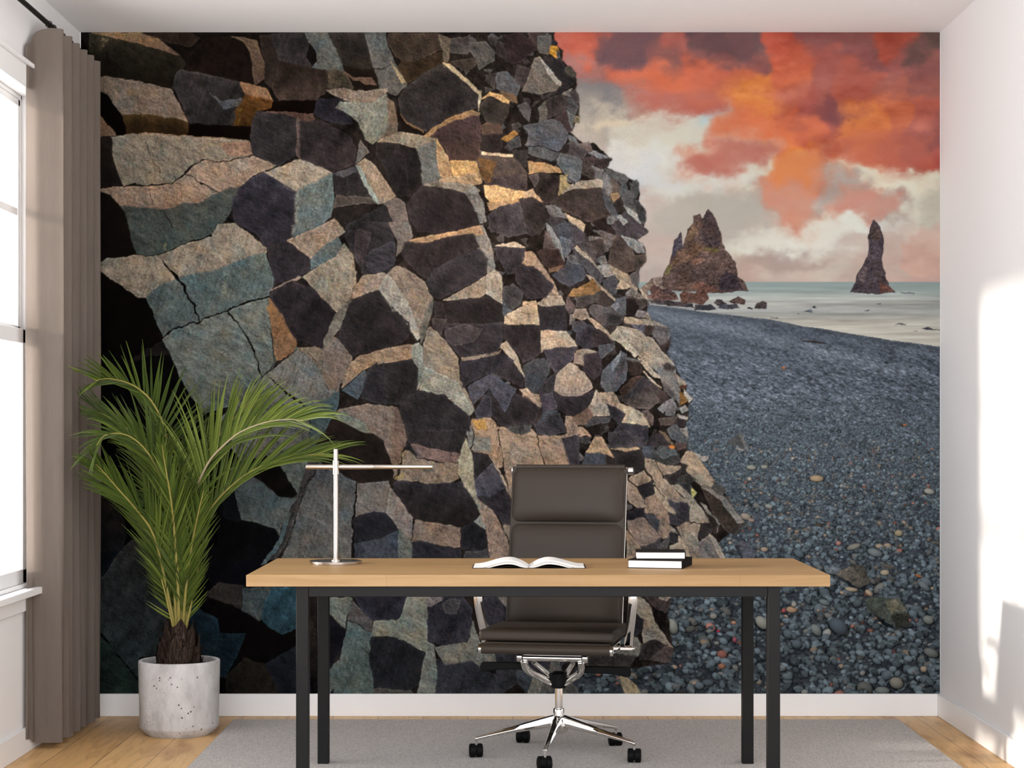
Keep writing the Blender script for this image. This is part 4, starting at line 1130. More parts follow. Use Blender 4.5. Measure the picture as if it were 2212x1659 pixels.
M['husk'] = m = mat('palm_husk', (.06, .036, .024), .85, spec=.1)
n = nd(m, 'ShaderNodeTexNoise'); n.inputs['Scale'].default_value = 30; n.inputs['Detail'].default_value = 5; lk(m, coords(m, (6, 6, .7)), 'Vector', n, 'Vector')
r = ramp(m, [(.35, (.012, .007, .005)), (.55, (.035, .022, .016)), (.75, (.10, .07, .055))]); lk(m, n, 'Fac', r, 'Fac'); lk(m, r, 'Color', bsdf(m), 'Base Color')
M['leaf'] = m = mat('palm_leaf', (.10, .17, .022), .36, spec=.45)
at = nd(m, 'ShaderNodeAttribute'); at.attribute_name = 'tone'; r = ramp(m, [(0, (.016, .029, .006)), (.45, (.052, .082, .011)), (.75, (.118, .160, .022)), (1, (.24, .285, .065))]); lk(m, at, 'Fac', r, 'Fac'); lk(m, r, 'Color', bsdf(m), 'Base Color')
tr = nd(m, 'ShaderNodeBsdfTranslucent'); lk(m, r, 'Color', tr, 'Color'); ms = nd(m, 'ShaderNodeMixShader'); ms.inputs['Fac'].default_value = .22
out = m.node_tree.nodes['Material Output']; lk(m, bsdf(m), 'BSDF', ms, 1); lk(m, tr, 'BSDF', ms, 2); lk(m, ms, 'Shader', out, 'Surface')
M['rachis'] = mat('palm_midrib', (.24, .20, .05), .5, spec=.4)
M['rachis_dry'] = mat('palm_midrib_scaly', (.34, .27, .17), .7, spec=.3)

# the mural print: colour of the ink at each point of the sheet
M['print'] = m = mat('matt_mural_print', (.5, .5, .5), .95, spec=.0)
at = nd(m, 'ShaderNodeAttribute'); at.attribute_name = 'ink'
nn = nd(m, 'ShaderNodeTexNoise'); nn.inputs['Scale'].default_value = 420; nn.inputs['Detail'].default_value = 2; lk(m, coords(m), 'Vector', nn, 'Vector')
rr = ramp(m, [(.3, (.89, .89, .89)), (.7, (1.13, 1.13, 1.13))]); lk(m, nn, 'Fac', rr, 'Fac')
mx = nd(m, 'ShaderNodeMix', data_type='RGBA', blend_type='MULTIPLY'); lk(m, at, 'Alpha', mx, 'Factor'); lk(m, at, 'Color', mx, 6); lk(m, rr, 'Color', mx, 7)
lk(m, mx, 2, bsdf(m), 'Base Color')
M['paper_edge'] = mat('mural_sheet_edge', (.8, .8, .8), .9)


# ------------------------------------------------------------------ mesh helpers
class MB:
    def __init__(self):
        self.v, self.f = [], []

    def add(self, vs, fs):
        o = len(self.v)
        self.v += [tuple(v) for v in vs]; self.f += [tuple(i + o for i in f) for f in fs]
        return self

    def box(self, x0, x1, y0, y1, z0, z1):
        return self.add([(x0, y0, z0), (x1, y0, z0), (x1, y1, z0), (x0, y1, z0), (x0, y0, z1), (x1, y0, z1), (x1, y1, z1), (x0, y1, z1)],
                        [(0, 3, 2, 1), (4, 5, 6, 7), (0, 1, 5, 4), (1, 2, 6, 5), (2, 3, 7, 6), (3, 0, 4, 7)])

    def tube(self, pts, rad, n=12, flat=None, up=None, cap=True):
        """round (or flattened) bar along points; flat=(width,thick) scale factors"""
        pts = [Vector(p) for p in pts]; k = len(pts)
        rad = [rad] * k if not hasattr(rad, '__len__') else rad
        t0 = (pts[1] - pts[0]).normalized()
        u = Vector(up) if up else (Vector((0, 0, 1)) if abs(t0.z) < .9 else Vector((1, 0, 0)))
        vs, fs = [], []
        for i, p in enumerate(pts):
            a = pts[max(0, i - 1)]; b = pts[min(k - 1, i + 1)]
            t = (b - a).normalized()
            s = t.cross(u).normalized(); w = s.cross(t).normalized()
            if not up:
                u = w
            fx, fy = flat if flat else (1, 1)
            for j in range(n):
                an = 2 * math.pi * j / n
                vs.append(p + s * (math.cos(an) * rad[i] * fx) + w * (math.sin(an) * rad[i] * fy))
        for i in range(k - 1):
            for j in range(n):
                fs.append((i * n + j, i * n + (j + 1) % n, (i + 1) * n + (j + 1) % n, (i + 1) * n + j))
        if cap:
            fs.append(tuple(reversed(range(n)))); fs.append(tuple((k - 1) * n + j for j in range(n)))
        return self.add(vs, fs)

    def lathe(self, prof, n=48, c=(0, 0, 0), close=True):
        vs, fs = [], []
        k = len(prof)
        for r, z in prof:
            for j in range(n):
                a = 2 * math.pi * j / n
                vs.append((c[0] + r * math.cos(a), c[1] + r * math.sin(a), c[2] + z))
        for i in range(k - 1):
            for j in range(n):
                fs.append((i * n + j, i * n + (j + 1) % n, (i + 1) * n + (j + 1) % n, (i + 1) * n + j))
        if close:
            fs.append(tuple(reversed(range(n)))); fs.append(tuple((k - 1) * n + j for j in range(n)))
        return self.add(vs, fs)

    def cyl(self, a, b, r, n=20):
        return self.tube([a, b], r, n)

    def prism(self, poly, axis, a, b):
        """closed 2-D outline pushed along an axis"""
        k = len(poly)
        def P(p, t):
            return {'x': (t, p[0], p[1]), 'y': (p[0], t, p[1]), 'z': (p[0], p[1], t)}[axis]
        vs = [P(p, a) for p in poly] + [P(p, b) for p in poly]
        fs = [tuple(range(k))[::-1], tuple(range(k, 2 * k))] + [(i, (i + 1) % k, k + (i + 1) % k, k + i) for i in range(k)]
        return self.add(vs, fs)

    def obj(self, name, material, parent=None, bevel=0, seg=3, smooth=True, subsurf=0, fix=True):
        me = bpy.data.meshes.new(name); me.from_pydata(self.v, [], self.f); me.update()
        if fix:
            import bmesh
            bm = bmesh.new(); bm.from_mesh(me); bmesh.ops.recalc_face_normals(bm, faces=bm.faces); bm.to_mesh(me); bm.free()
        o = bpy.data.objects.new(name, me); C.objects.link(o)
        me.materials.append(material if not isinstance(material, str) else M[material])
        if parent:
            o.parent = parent
        if bevel:
            b = o.modifiers.new('edge', 'BEVEL'); b.width = bevel; b.segments = seg; b.limit_method = 'ANGLE'; b.angle_limit = math.radians(40); b.harden_normals = False
        if subsurf:
            s = o.modifiers.new('round', 'SUBSURF'); s.levels = subsurf; s.render_levels = subsurf
        if smooth:
            me.polygons.foreach_set('use_smooth', [True] * len(me.polygons))
            try:
                me.set_sharp_from_angle(angle=math.radians(38))
            except Exception:
                pass
        return o


def thing(name, label, cat, loc=(0, 0, 0), rz=0.0, group=None):
    o = bpy.data.objects.new(name, None); C.objects.link(o)
    o.location = loc; o.rotation_euler = (0, 0, rz); o.empty_display_size = .1
    return tag(o, label, cat, group)


def tag(o, label, cat, group=None):
    o['label'] = label; o['category'] = cat
    if group:
        o['group'] = group
    return o


def struct(o, label, cat):
    o['kind'] = 'structure'; o['label'] = label; o['category'] = cat
    return o


def catmull(P, n):
    P = [Vector(p) for p in P]; P = [P[0] * 2 - P[1]] + P + [P[-1] * 2 - P[-2]]
    out = []
    for i in range(1, len(P) - 2):
        for j in range(n):
            t = j / n
            out.append(.5 * ((2 * P[i]) + (P[i + 1] - P[i - 1]) * t + (2 * P[i - 1] - 5 * P[i] + 4 * P[i + 1] - P[i + 2]) * t * t + (3 * P[i] - P[i - 1] - 3 * P[i + 1] + P[i + 2]) * t ** 3))
    out.append(P[-2])
    return out


# ------------------------------------------------------------------ room shell
T = .16
struct(MB().box(XL - T, XR + T, YS, YW + T, -.12, 0).obj('floor', 'floor', smooth=False), 'honey oak plank floor of the office', 'floor')
struct(MB().box(XL - T, XR + T, YS, YW + T, ZC, ZC + .12).obj('ceiling', 'ceiling', smooth=False), 'plain pale painted ceiling', 'ceiling')
struct(MB().box(XL - T, XR + T, YW, YW + T, 0, ZC).obj('wall_back', 'wall', smooth=False), 'back wall behind the printed mural', 'wall')
struct(MB().box(XR, XR + T, YS, YW, 0, ZC).obj('wall_right', 'wall', smooth=False), 'pale right wall catching sunlight from the window', 'wall')
# left wall with two window openings
ZS, ZH = .620, 2.500
WINS = [(5.62, 7.13)]
lw = MB()
lw.box(XL - T, XL, YS, YW, 0, ZS).box(XL - T, XL, YS, YW, ZH, ZC)
for a, b in ((YS, WINS[0][0]), (WINS[0][1], YW)):
    lw.box(XL - T, XL, a, b, ZS, ZH)
struct(lw.obj('wall_left', 'wall', smooth=False), 'pale left wall holding the window', 'wall')
BH = .096
def skirt(name, x0, x1, y0, y1, lab):
    struct(MB().box(x0, x1, y0, y1, 0, BH).obj(name, 'trim', bevel=.003, seg=2), lab, 'baseboard')
skirt('baseboard_back', XL + .013, XR - .013, YW - .013, YW, 'white baseboard under the mural')
skirt('baseboard_right', XR - .013, XR, YS, YW, 'white baseboard along the right wall')
skirt('baseboard_left', XL, XL + .013, YS, YW, 'white baseboard under the window wall')

for wi, (a, b) in enumerate(WINS):
    w = thing('window_%d' % (wi + 1), ('white sash window on the left wall beside the taupe curtain' if wi == 0 else 'white sash window on the left wall nearer the camera'), 'window', (XL, (a + b) / 2, ZS))
    w['kind'] = 'structure'
    def wb(name, boxes, m='trim', bev=.003):
        mb = MB()
        for q in boxes:
            mb.box(q[0] - XL, q[1] - XL, q[2] - (a + b) / 2, q[3] - (a + b) / 2, q[4] - ZS, q[5] - ZS)
        return mb.obj(name, m, w, bevel=bev, seg=2)
    cw = .085
    wb('window_casing', [(XL, XL + .016, a - cw, a, ZS, ZH + cw), (XL, XL + .016, b, b + cw, ZS, ZH + cw), (XL, XL + .016, a, b, ZH, ZH + cw), (XL, XL + .026, a - cw - .01, b + cw + .01, ZH + cw, ZH + cw + .018)])
    wb('window_sill', [(XL - .02, XL + .05, a - cw, b + cw, ZS - .026, ZS)])
    wb('sill_apron', [(XL, XL + .014, a - cw + .02, b + cw - .02, ZS - .085, ZS - .026)])
    # outer frame, upper sash outside, lower sash inside
    wb('window_frame', [(XL - .13, XL - .05, a, a + .018, ZS, ZH), (XL - .13, XL - .05, b - .018, b, ZS, ZH), (XL - .13, XL - .05, a, b, ZH - .018, ZH), (XL - .13, XL - .0, a, b, ZS, ZS + .012)])
    zm = 1.585
    def sash(nm, x0, x1, z0, z1, st, rt, rb, mun):
        y0, y1 = a + .018, b - .018
        bx = [(x0, x1, y0, y0 + st, z0, z1), (x0, x1, y1 - st, y1, z0, z1), (x0, x1, y0, y1, z0, z0 + rb), (x0, x1, y0, y1, z1 - rt, z1)]
        for zq in mun:
            bx.append((x0 + .004, x1 - .004, y0, y1, zq - .015, zq + .015))
        bx.append((x0 + .004, x1 - .004, (y0 + y1) / 2 - .011, (y0 + y1) / 2 + .011, z0, z1))
        s = wb(nm, bx)
        g = MB().box((x0 + x1) / 2 - .002 - XL, (x0 + x1) / 2 + .002 - XL, y0 - (a + b) / 2 + .01, y1 - (a + b) / 2 - .01, z0 + .01 - ZS, z1 - .01 - ZS)
        g.obj('glass_pane', 'glass', s, smooth=False)
    sash('upper_sash', XL - .085, XL - .0522, zm - .025, ZH - .018, .028, .026, .055, (2.05,))
    sash('lower_sash', XL - .052, XL - .022, ZS + .012, zm + .015, .075, .055, .055, ())

# ------------------------------------------------------------------ mural sheet
def build_mural():
    img = paint_mural() / 255.0
    lin = np.where(img <= .04045, img / 12.92, ((img + .055) / 1.055) ** 2.4) * INK
    st = 1.5
    nx, nz = int(MW / st) + 1, int(MH / st) + 1
    u = np.linspace(0, MW - 1.001, nx); v = np.linspace(0, MH - 1.001, nz)
    ui, vi = u.astype(int), v.astype(int); fu = (u - ui)[None, :, None]; fv = (v - vi)[:, None, None]
    g = (lin[vi][:, ui] * (1 - fu) + lin[vi][:, ui + 1] * fu) * (1 - fv) + (lin[vi + 1][:, ui] * (1 - fu) + lin[vi + 1][:, ui + 1] * fu) * fv
    s = F / YW
    Ym = YW - .0022
    X = (MX0 - VX) / s + (u / (MW - 1)) * ((MX1 - MX0) / s)
    Z = HC - (MY0 + (v / (MH - 1)) * (MY1 - MY0) - VY) / s
    co = np.zeros((nz, nx, 3), np.float32)
    co[..., 0] = X[None]; co[..., 1] = Ym; co[..., 2] = Z[:, None]
    # rear of the sheet: one rim of vertices 2 mm behind
    nv = nz * nx
    idx = np.arange(nv).reshape(nz, nx)
    q = np.stack([idx[1:, :-1], idx[1:, 1:], idx[:-1, 1:], idx[:-1, :-1]], -1).reshape(-1, 4)
    rim = np.concatenate([idx[0, :], idx[1:, -1], idx[-1, -2::-1], idx[-2:0:-1, 0]])
    back = co.reshape(-1, 3)[rim].copy(); back[:, 1] = YW - .0004
    bi = nv + np.arange(len(rim))
    q2 = np.stack([rim, np.roll(rim, -1), np.roll(bi, -1), bi], -1)
    allv = np.concatenate([co.reshape(-1, 3), back]); allq = np.concatenate([q, q2])
    me = bpy.data.meshes.new('photo_mural')
    me.vertices.add(len(allv)); me.vertices.foreach_set('co', allv.ravel())
    me.loops.add(len(allq) * 4); me.loops.foreach_set('vertex_index', allq.ravel().astype(np.int32))
    me.polygons.add(len(allq)); me.polygons.foreach_set('loop_start', (np.arange(len(allq)) * 4).astype(np.int32))
    me.polygons.foreach_set('material_index', np.concatenate([np.zeros(len(q)), np.ones(len(q2))]).astype(np.int32))
    me.update(calc_edges=True)
    at_ = me.color_attributes.new('ink', 'FLOAT_COLOR', 'POINT')
    col = np.ones((len(allv), 4), np.float32); col[:nv, :3] = g.reshape(-1, 3); col[nv:, :3] = .8
    sky = np.zeros((nz, nx), np.float32); pxx = MX0 + u[None] + 0 * v[:, None]; pyy = MY0 + v[:, None] + 0 * u[None]
    grainy = ~((pyy < 745) & (pxx > 1400)); sky[grainy] = 1.0
    col[:nv, 3] = sky.ravel()
    at_.data.foreach_set('color', col.ravel())
    me.materials.append(M['print']); me.materials.append(M['paper_edge'])
    o = bpy.data.objects.new('photo_mural', me); C.objects.link(o)
    return tag(o, 'photo mural of basalt cliff, black pebble beach and red sunset on back wall', 'mural')


INK = np.array([.69, .745, .775])
build_mural()

# ------------------------------------------------------------------ rug
tag(MB().box(-1.168, 1.612, 2.6, 7.744, 0.0, .007).obj('area_rug', 'rug', bevel=.003, seg=2), 'large flat woven grey rug on the oak floor under the desk', 'rug')
RZ = .007

# ------------------------------------------------------------------ curtain and rod
cp = [(-1.826, 6.94, 2.66, .055), (-1.822, 6.985, 2.68, .05), (-1.812, 7.03, 2.725, .03), (-1.770, 7.05, 2.745, .025), (-1.722, 7.07, 2.746, .022), (-1.735, 7.10, 2.742, .022), (-1.785, 7.13, 2.738, .024), (-1.735, 7.17, 2.742, .024),
      (-1.716, 7.20, 2.745, .024), (-1.735, 7.235, 2.743, .024), (-1.785, 7.26, 2.736, .024), (-1.735, 7.30, 2.742, .024), (-1.716, 7.33, 2.744, .024), (-1.74, 7.36, 2.74, .024), (-1.785, 7.385, 2.736, .024), (-1.735, 7.42, 2.741, .024),
      (-1.714, 7.45, 2.744, .024), (-1.74, 7.475, 2.741, .024), (-1.785, 7.50, 2.736, .024), (-1.735, 7.53, 2.742, .024), (-1.712, 7.56, 2.744, .024), (-1.74, 7.585, 2.741, .024), (-1.785, 7.61, 2.736, .024), (-1.735, 7.645, 2.742, .024), (-1.712, 7.675, 2.743, .024), (-1.73, 7.69, 2.742, .024)]
pc = catmull([(x, y, zt) for x, y, zt, zb in cp], 6); pb = catmull([(x, y, zb) for x, y, zt, zb in cp], 6)
cur = thing('curtain', 'taupe full-length pleated curtain hanging at the window, drawn into the back corner', 'curtain', (-1.77, 7.3, .024))
mb = MB(); nr = 14; k = len(pc); vs = []; fs = []
for side in (0, 1):
    for j in range(nr + 1):
        t = j / nr
        for i in range(k):
            p, q = pc[i], pb[i]
            sway = .004 * math.sin(i * .9 + j * .5) * (1 - t)
            d = (pc[min(k - 1, i + 1)] - pc[max(0, i - 1)]); nn_ = Vector((d.y, -d.x, 0)).normalized() * (.0025 * side)
            x, y = q.x + (p.x - q.x) * t + sway, q.y + (p.y - q.y) * t
            vs.append((max(x, XL + .006) + nn_.x + 1.77, y + nn_.y - 7.3, q.z + (p.z - q.z) * t - .024))
n1 = (nr + 1) * k
for j in range(nr):
    for i in range(k - 1):
        a0 = j * k + i
        fs.append((a0, a0 + 1, a0 + 1 + k, a0 + k)); fs.append((n1 + a0, n1 + a0 + k, n1 + a0 + 1 + k, n1 + a0 + 1))
for i in range(k - 1):
    fs.append((i, n1 + i, n1 + i + 1, i + 1)); e = nr * k + i; fs.append((e, e + 1, n1 + e + 1, n1 + e))
for j in range(nr):
    for e in (j * k, j * k + k - 1):
        fs.append((e, e + k, n1 + e + k, n1 + e))
mb.add(vs, fs).obj('curtain_panel', 'curtain', cur)
hm = MB()
for i in range(k - 1):      # stitched hem band
    a0, a1 = pb[i], pb[i + 1]
    d = (pb[min(k - 1, i + 1)] - pb[max(0, i - 1)]); o_ = Vector((d.y, -d.x, 0)).normalized() * .0042
    hm.add([(max(a0.x, XL + .006) + o_.x + 1.77, a0.y + o_.y - 7.3, a0.z + .046 - .024), (max(a1.x, XL + .006) + o_.x + 1.77, a1.y + o_.y - 7.3, a1.z + .046 - .024), (max(a1.x, XL + .006) + o_.x + 1.77, a1.y + o_.y - 7.3, a1.z + .0485 - .024), (max(a0.x, XL + .006) + o_.x + 1.77, a0.y + o_.y - 7.3, a0.z + .0485 - .024)], [(0, 1, 2, 3)])

rod = thing('curtain_rod', 'thin black metal curtain rod running along the left wall under the ceiling', 'curtain rod', (-1.767, 6.2, 2.760))
MB().tube([(0, -3.4, 0), (0, 1.45, 0)], .0098, 16).obj('rod', 'black', rod)
MB().lathe([(.0, -.012), (.013, -.010), (.014, 0), (.013, .010), (0, .012)], 16, close=False).obj('finial', 'black', rod).location = (0, 1.455, 0)
for yb in (-3.2, -.75, 1.40):
    MB().tube([(-.070, yb, .0), (0, yb, 0)], .006, 10).cyl((-.0725, yb, 0), (-.066, yb, 0), .02, 16).obj('bracket', 'black', rod)
for i, yv in enumerate((7.05, 7.115, 7.20, 7.26, 7.33, 7.39, 7.45, 7.51, 7.56)):
    ring = MB(); pts = [(.0125 * math.cos(t * math.pi / 8), 0, .0125 * math.sin(t * math.pi / 8)) for t in range(17)]
    ring.tube(pts, .0016, 6, up=(0, 1, 0), cap=False).obj('curtain_ring', 'black', cur).location = (-1.767 + 1.77, yv - 7.3, 2.760 - .024)

# ------------------------------------------------------------------ desk
DX0, DX1, DY0, DY1, DZ, DT = -.868, 1.0325, 6.024, 6.82, .743, .038
desk = thing('desk', 'long oak-topped desk with a black square-tube frame standing on the grey rug', 'desk', ((DX0 + DX1) / 2, (DY0 + DY1) / 2, RZ))
ox, oy, oz = desk.location
def dbox(name, x0, x1, y0, y1, z0, z1, m, bev=.002):
    return MB().box(x0 - ox, x1 - ox, y0 - oy, y1 - oy, z0 - oz, z1 - oz).obj(name, m, desk, bevel=bev, seg=2)
dbox('tabletop', DX0, DX1, DY0, DY1, DZ - DT, DZ, 'oak', .0018)
LX0, LX1, FY0, RY1, LW = -.707, .871, 6.034, 6.740, .0405
zt = DZ - DT
for x in (LX0, LX1 - LW):
    for y in (FY0, RY1 - LW):
        dbox('leg', x, x + LW, y, y + LW, RZ, zt, 'black')
dbox('front_rail', LX0 + LW, LX1 - LW, FY0, FY0 + LW, zt - .034, zt, 'black')
dbox('rear_rail', LX0 + LW, LX1 - LW, RY1 - LW, RY1, zt - .034, zt, 'black')
for x in (LX0, LX1 - LW):
    dbox('side_rail', x, x + LW, FY0 + LW, RY1 - LW, zt - .034, zt, 'black')

# ------------------------------------------------------------------ desk lamp
lamp = thing('desk_lamp', 'brushed nickel T-shaped desk lamp standing on the left end of the oak desk', 'lamp', (-.626, 6.547, DZ))
MB().lathe([(.0, 0), (.0905, 0), (.0925, .0015), (.0925, .0095), (.0915, .0105), (.0, .0105)], 72, close=False).obj('base', 'nickel', lamp)
MB().lathe([(.017, .0105), (.017, .0135), (.0105, .0145), (.0105, .018)], 32).obj('base_collar', 'nickel', lamp)
MB().lathe([(.0088, .0145), (.0088, .4035), (.008, .405)], 32).obj('pole', 'nickel', lamp)
za = .405 - (1008.8 - 970) / 611.0
cl = MB().lathe([(.0102, za - .026), (.0122, za - .0255), (.0122, za - .012), (.0108, za - .005), (.0108, za + .005), (.0122, za + .012), (.0122, za + .0215), (.0102, za + .022)], 32).obj('arm_clamp', 'nickel', lamp)
s_ = 611.0
xa, xb, xm = (661 - 725.7) / s_, (934 - 725.7) / s_, (806 - 725.7) / s_
arm = MB().tube([(xa, .012, za), (xa + .002, .012, za), (xm, .012, za)], [.0082, .0088, .0088], 24).obj('arm', 'nickel', lamp)
MB().tube([(xm, .012, za), (xm + .0008, .012, za), (xm + .0022, .012, za), (xm + .003, .012, za), (xb - .01, .012, za), (xb - .0095, .012, za), (xb, .012, za)], [.0088, .0078, .0078, .0082, .0078, .0072, .0068], 24).obj('light_head', 'nickel', lamp)
MB().tube([(xa - .001, .012, za), (xa + .0015, .012, za)], [.0072, .0084], 24).obj('end_cap', 'nickel', lamp)

# ------------------------------------------------------------------ books
def closed_book(name, label, x0, x1, y0, y1, z, h, rz, group):
    b = thing(name, label, 'book', ((x0 + x1) / 2, (y0 + y1) / 2, z), rz, group)
    w, d = (x1 - x0) / 2, (y1 - y0) / 2
    c = .0028
    # cloth case: two boards and the spine on the right
    MB().box(-w, w, -d, d, 0, c).box(-w, w, -d, d, h - c, h).box(w - c, w + .0004, -d, d, c, h - c).obj('cover', 'cover', b, bevel=.0006, seg=2)
    MB().box(-w + .003, w - c, -d + .002, d - .002, c, h - c).obj('page_block', 'paper', b, smooth=False)
    return b
closed_book('closed_book', 'larger black hardback with white page edges, lying directly on the oak desk', .4145, .6035, 6.301, 6.501, DZ, .0292, math.radians(-15), 'stacked hardbacks on the desk')
closed_book('closed_book', 'smaller black hardback with white page edges, on top of the other hardback', .4245, .5945, 6.338, 6.480, DZ + .0292, .0262, math.radians(-3), 'stacked hardbacks on the desk')

ob = thing('open_book', 'white book lying open on the oak desk in front of the office chair', 'book', (.0555, 6.40, DZ + .0006), math.radians(-.5))
hw, hd = .188, .085
def page_profile(lift, n=26, w=hw):
    out = []
    for i in range(n + 1):
        t = i / n
        hgt = .0015 + lift * (math.sin(min(1, t * 1.55) * math.pi / 1.0) ** 1.0 * .0 + (t / .36 if t < .36 else 1 - .42 * ((t - .36) / .64)) ** 1.0)
        hgt = .002 + lift * (math.sin(math.pi * min(t, .36) / .72) if t < .36 else (.56 + .44 * math.cos(math.pi * (t - .36) / .62) if t < .98 else .12))
        out.append((t * w, hgt))
    return out
for sgn, nm in ((-1, 'left_pages'), (1, 'right_pages')):
    top = page_profile(.0255); bot = [(x, max(.0008, h - .013 * min(1, x / .02))) for x, h in top]
    k = len(top); vs = []; fs = []
    for yv in (-hd, hd):
        for x, h in top:
            vs.append((sgn * (x + .0005), yv * (1 - .0 * x), h))
        for x, h in bot:
            vs.append((sgn * (x + .0005) * 1.012, yv, h * .92))
    for i in range(k - 1):
        fs += [(i, i + 1, 2 * k + i + 1, 2 * k + i), (k + i, 3 * k + i, 3 * k + i + 1, k + i + 1), (i, k + i, k + i + 1, i + 1), (2 * k + i, 2 * k + i + 1, 3 * k + i + 1, 3 * k + i)]
    fs += [(k - 1, 2 * k - 1, 4 * k - 1, 3 * k - 1), (0, 2 * k, 3 * k, k)]
    MB().add(vs, fs).obj(nm, 'page', ob)
    lw_ = MB()      # dark strip painted as the shade where leaves part above the block
    vs = []; fs = []
    for yv in (-hd - .0006, hd):
        for x, h in top:
            vs.append((sgn * x * .985, yv, h - .0062 * min(1, x / .03)))
        for x, h in top:
            vs.append((sgn * x * .985, yv, h - .0070 * min(1, x / .03)))
    for i in range(1, k - 1):
        fs += [(i, k + i, k + i + 1, i + 1)]
    lw_.add(vs[:2 * k], fs).obj('page_gap_shade', 'cover', ob, fix=False)
    cv = MB(); vs = []; fs = []
    n = 14
    for yv in (-hd - .003, hd + .003):
        for i in range(n + 1):
            t = i / n; x = t * (hw + .006)
            h = .0105 * math.sin(math.pi * min(1, t / .62)) if t < .62 else 0
            vs.append((sgn * x, yv, max(0, h - .004) + .0))
        for i in range(n + 1):
            t = i / n; x = t * (hw + .006)
            h = .0105 * math.sin(math.pi * min(1, t / .62)) if t < .62 else 0
            vs.append((sgn * x, yv, max(0, h - .004) + .0013))
    q = n + 1
    for i in range(n):
        fs += [(i, i + 1, 2 * q + i + 1, 2 * q + i), (q + i, 3 * q + i, 3 * q + i + 1, q + i + 1), (i, q + i, q + i + 1, i + 1), (2 * q + i, 2 * q + i + 1, 3 * q + i + 1, 3 * q + i)]
    fs += [(n, q + n, 3 * q + n, 2 * q + n)]
    cv.add(vs, fs).obj('cover_board', 'cover', ob)

# ------------------------------------------------------------------ office chair
CX, CY, YAW = .170, 6.87, math.radians(-10)
chair = thing('office_chair', 'high-backed brown leather swivel chair with chrome frame behind the desk', 'chair', (CX, CY, RZ), YAW)
def pillow(name, mw, w, h, t, loc, rot, parent, mat_='leather', pw=3.6, nu=26, nv=22, back=.35):
    """padded rectangular cushion: local x = width, z = height, -y = padded face"""
    vs, fs = [], []
    for side in (0, 1):
        for j in range(nv + 1):
            for i in range(nu + 1):
                u = math.sin((i / nu - .5) * math.pi) ; v = math.sin((j / nv - .5) * math.pi)
                b = ((1 - abs(u) ** pw) * (1 - abs(v) ** pw)) ** .55
                y = -t * b if side == 0 else t * back * b
                r = .03
                vs.append((u * w / 2, y, v * h / 2))
    n1 = (nu + 1) * (nv + 1)
    for j in range(nv):
        for i in range(nu):
            a0 = j * (nu + 1) + i
            fs.append((a0, a0 + 1, a0 + nu + 2, a0 + nu + 1)); fs.append((n1 + a0, n1 + a0 + nu + 1, n1 + a0 + nu + 2, n1 + a0 + 1))
    mb = MB().add(vs, fs)
    # round the corners of the outline
    def rc(p):
        x, y, z = p; cx, cz = w / 2 - mw, h / 2 - mw
        if abs(x) > cx and abs(z) > cz:
            dx, dz = (abs(x) - cx) / mw, (abs(z) - cz) / mw
            mxd = max(dx, dz); l = math.hypot(dx, dz)
            if l > 0:
                k_ = mxd / l
                x = math.copysign(cx + dx * k_ * mw, x); z = math.copysign(cz + dz * k_ * mw, z)
        return (x, y, z)
    mb.v = [rc(p) for p in mb.v]
    o = mb.obj(name, mat_, parent)
    import bmesh
    bm = bmesh.new(); bm.from_mesh(o.data); bmesh.ops.remove_doubles(bm, verts=bm.verts, dist=.0002); bmesh.ops.recalc_face_normals(bm, faces=bm.faces); bm.to_mesh(o.data); bm.free()
    o.data.polygons.foreach_set('use_smooth', [True] * len(o.data.polygons))
    o.location = loc; o.rotation_euler = rot
    return o
SX = -.014
# backrest geometry: from (y .232, z .468) leaning to (y .335, z 1.068)  (z above rug)
B0, B1 = Vector((SX - .004, .232, .455)), Vector((SX + .006, .395, 1.066))
bd = (B1 - B0); lean = math.atan2(bd.y, bd.z); BL = bd.length
back = MB().box(-.2265, .2265, .002, .015, 0, BL).obj('backrest', 'leather', chair, bevel=.007, seg=4)
back.location = B0; back.rotation_euler = (-lean, 0, 0)
for z0, z1 in ((.004, .185), (.193, .402), (.410, BL - .004)):
    pillow('back_pad', .03, .440, z1 - z0, .044, (0, .004, (z0 + z1) / 2), (0, 0, 0), back)
for s in (-1, 1):
    MB().box(s * .224 - .0035, s * .224 + .0035, .0155, .034, -.05, BL + .002).obj('back_rail', 'chrome', chair, bevel=.003, seg=3).location = B0
    o = chair.children[-1] if False else None
for o in [x for x in bpy.data.objects if x.parent == chair and x.name.startswith('back_rail')]:
    o.rotation_euler = (-lean, 0, 0)
for s in (-1, 1):
    o = MB().tube([(s * .222, .024, 0), (s * .240, .024, 0), (s * .242, .024, 0)], [.015, .015, .011], 24).obj('rail_knob', 'chrome', chair)
    o.location = B0 + bd * ((BL - .018) / BL)
MB().cyl((SX - .214, B1.y + .004, B1.z - .003), (SX + .214, B1.y + .004, B1.z - .003), .010, 20).obj('top_roll', 'leather', chair)

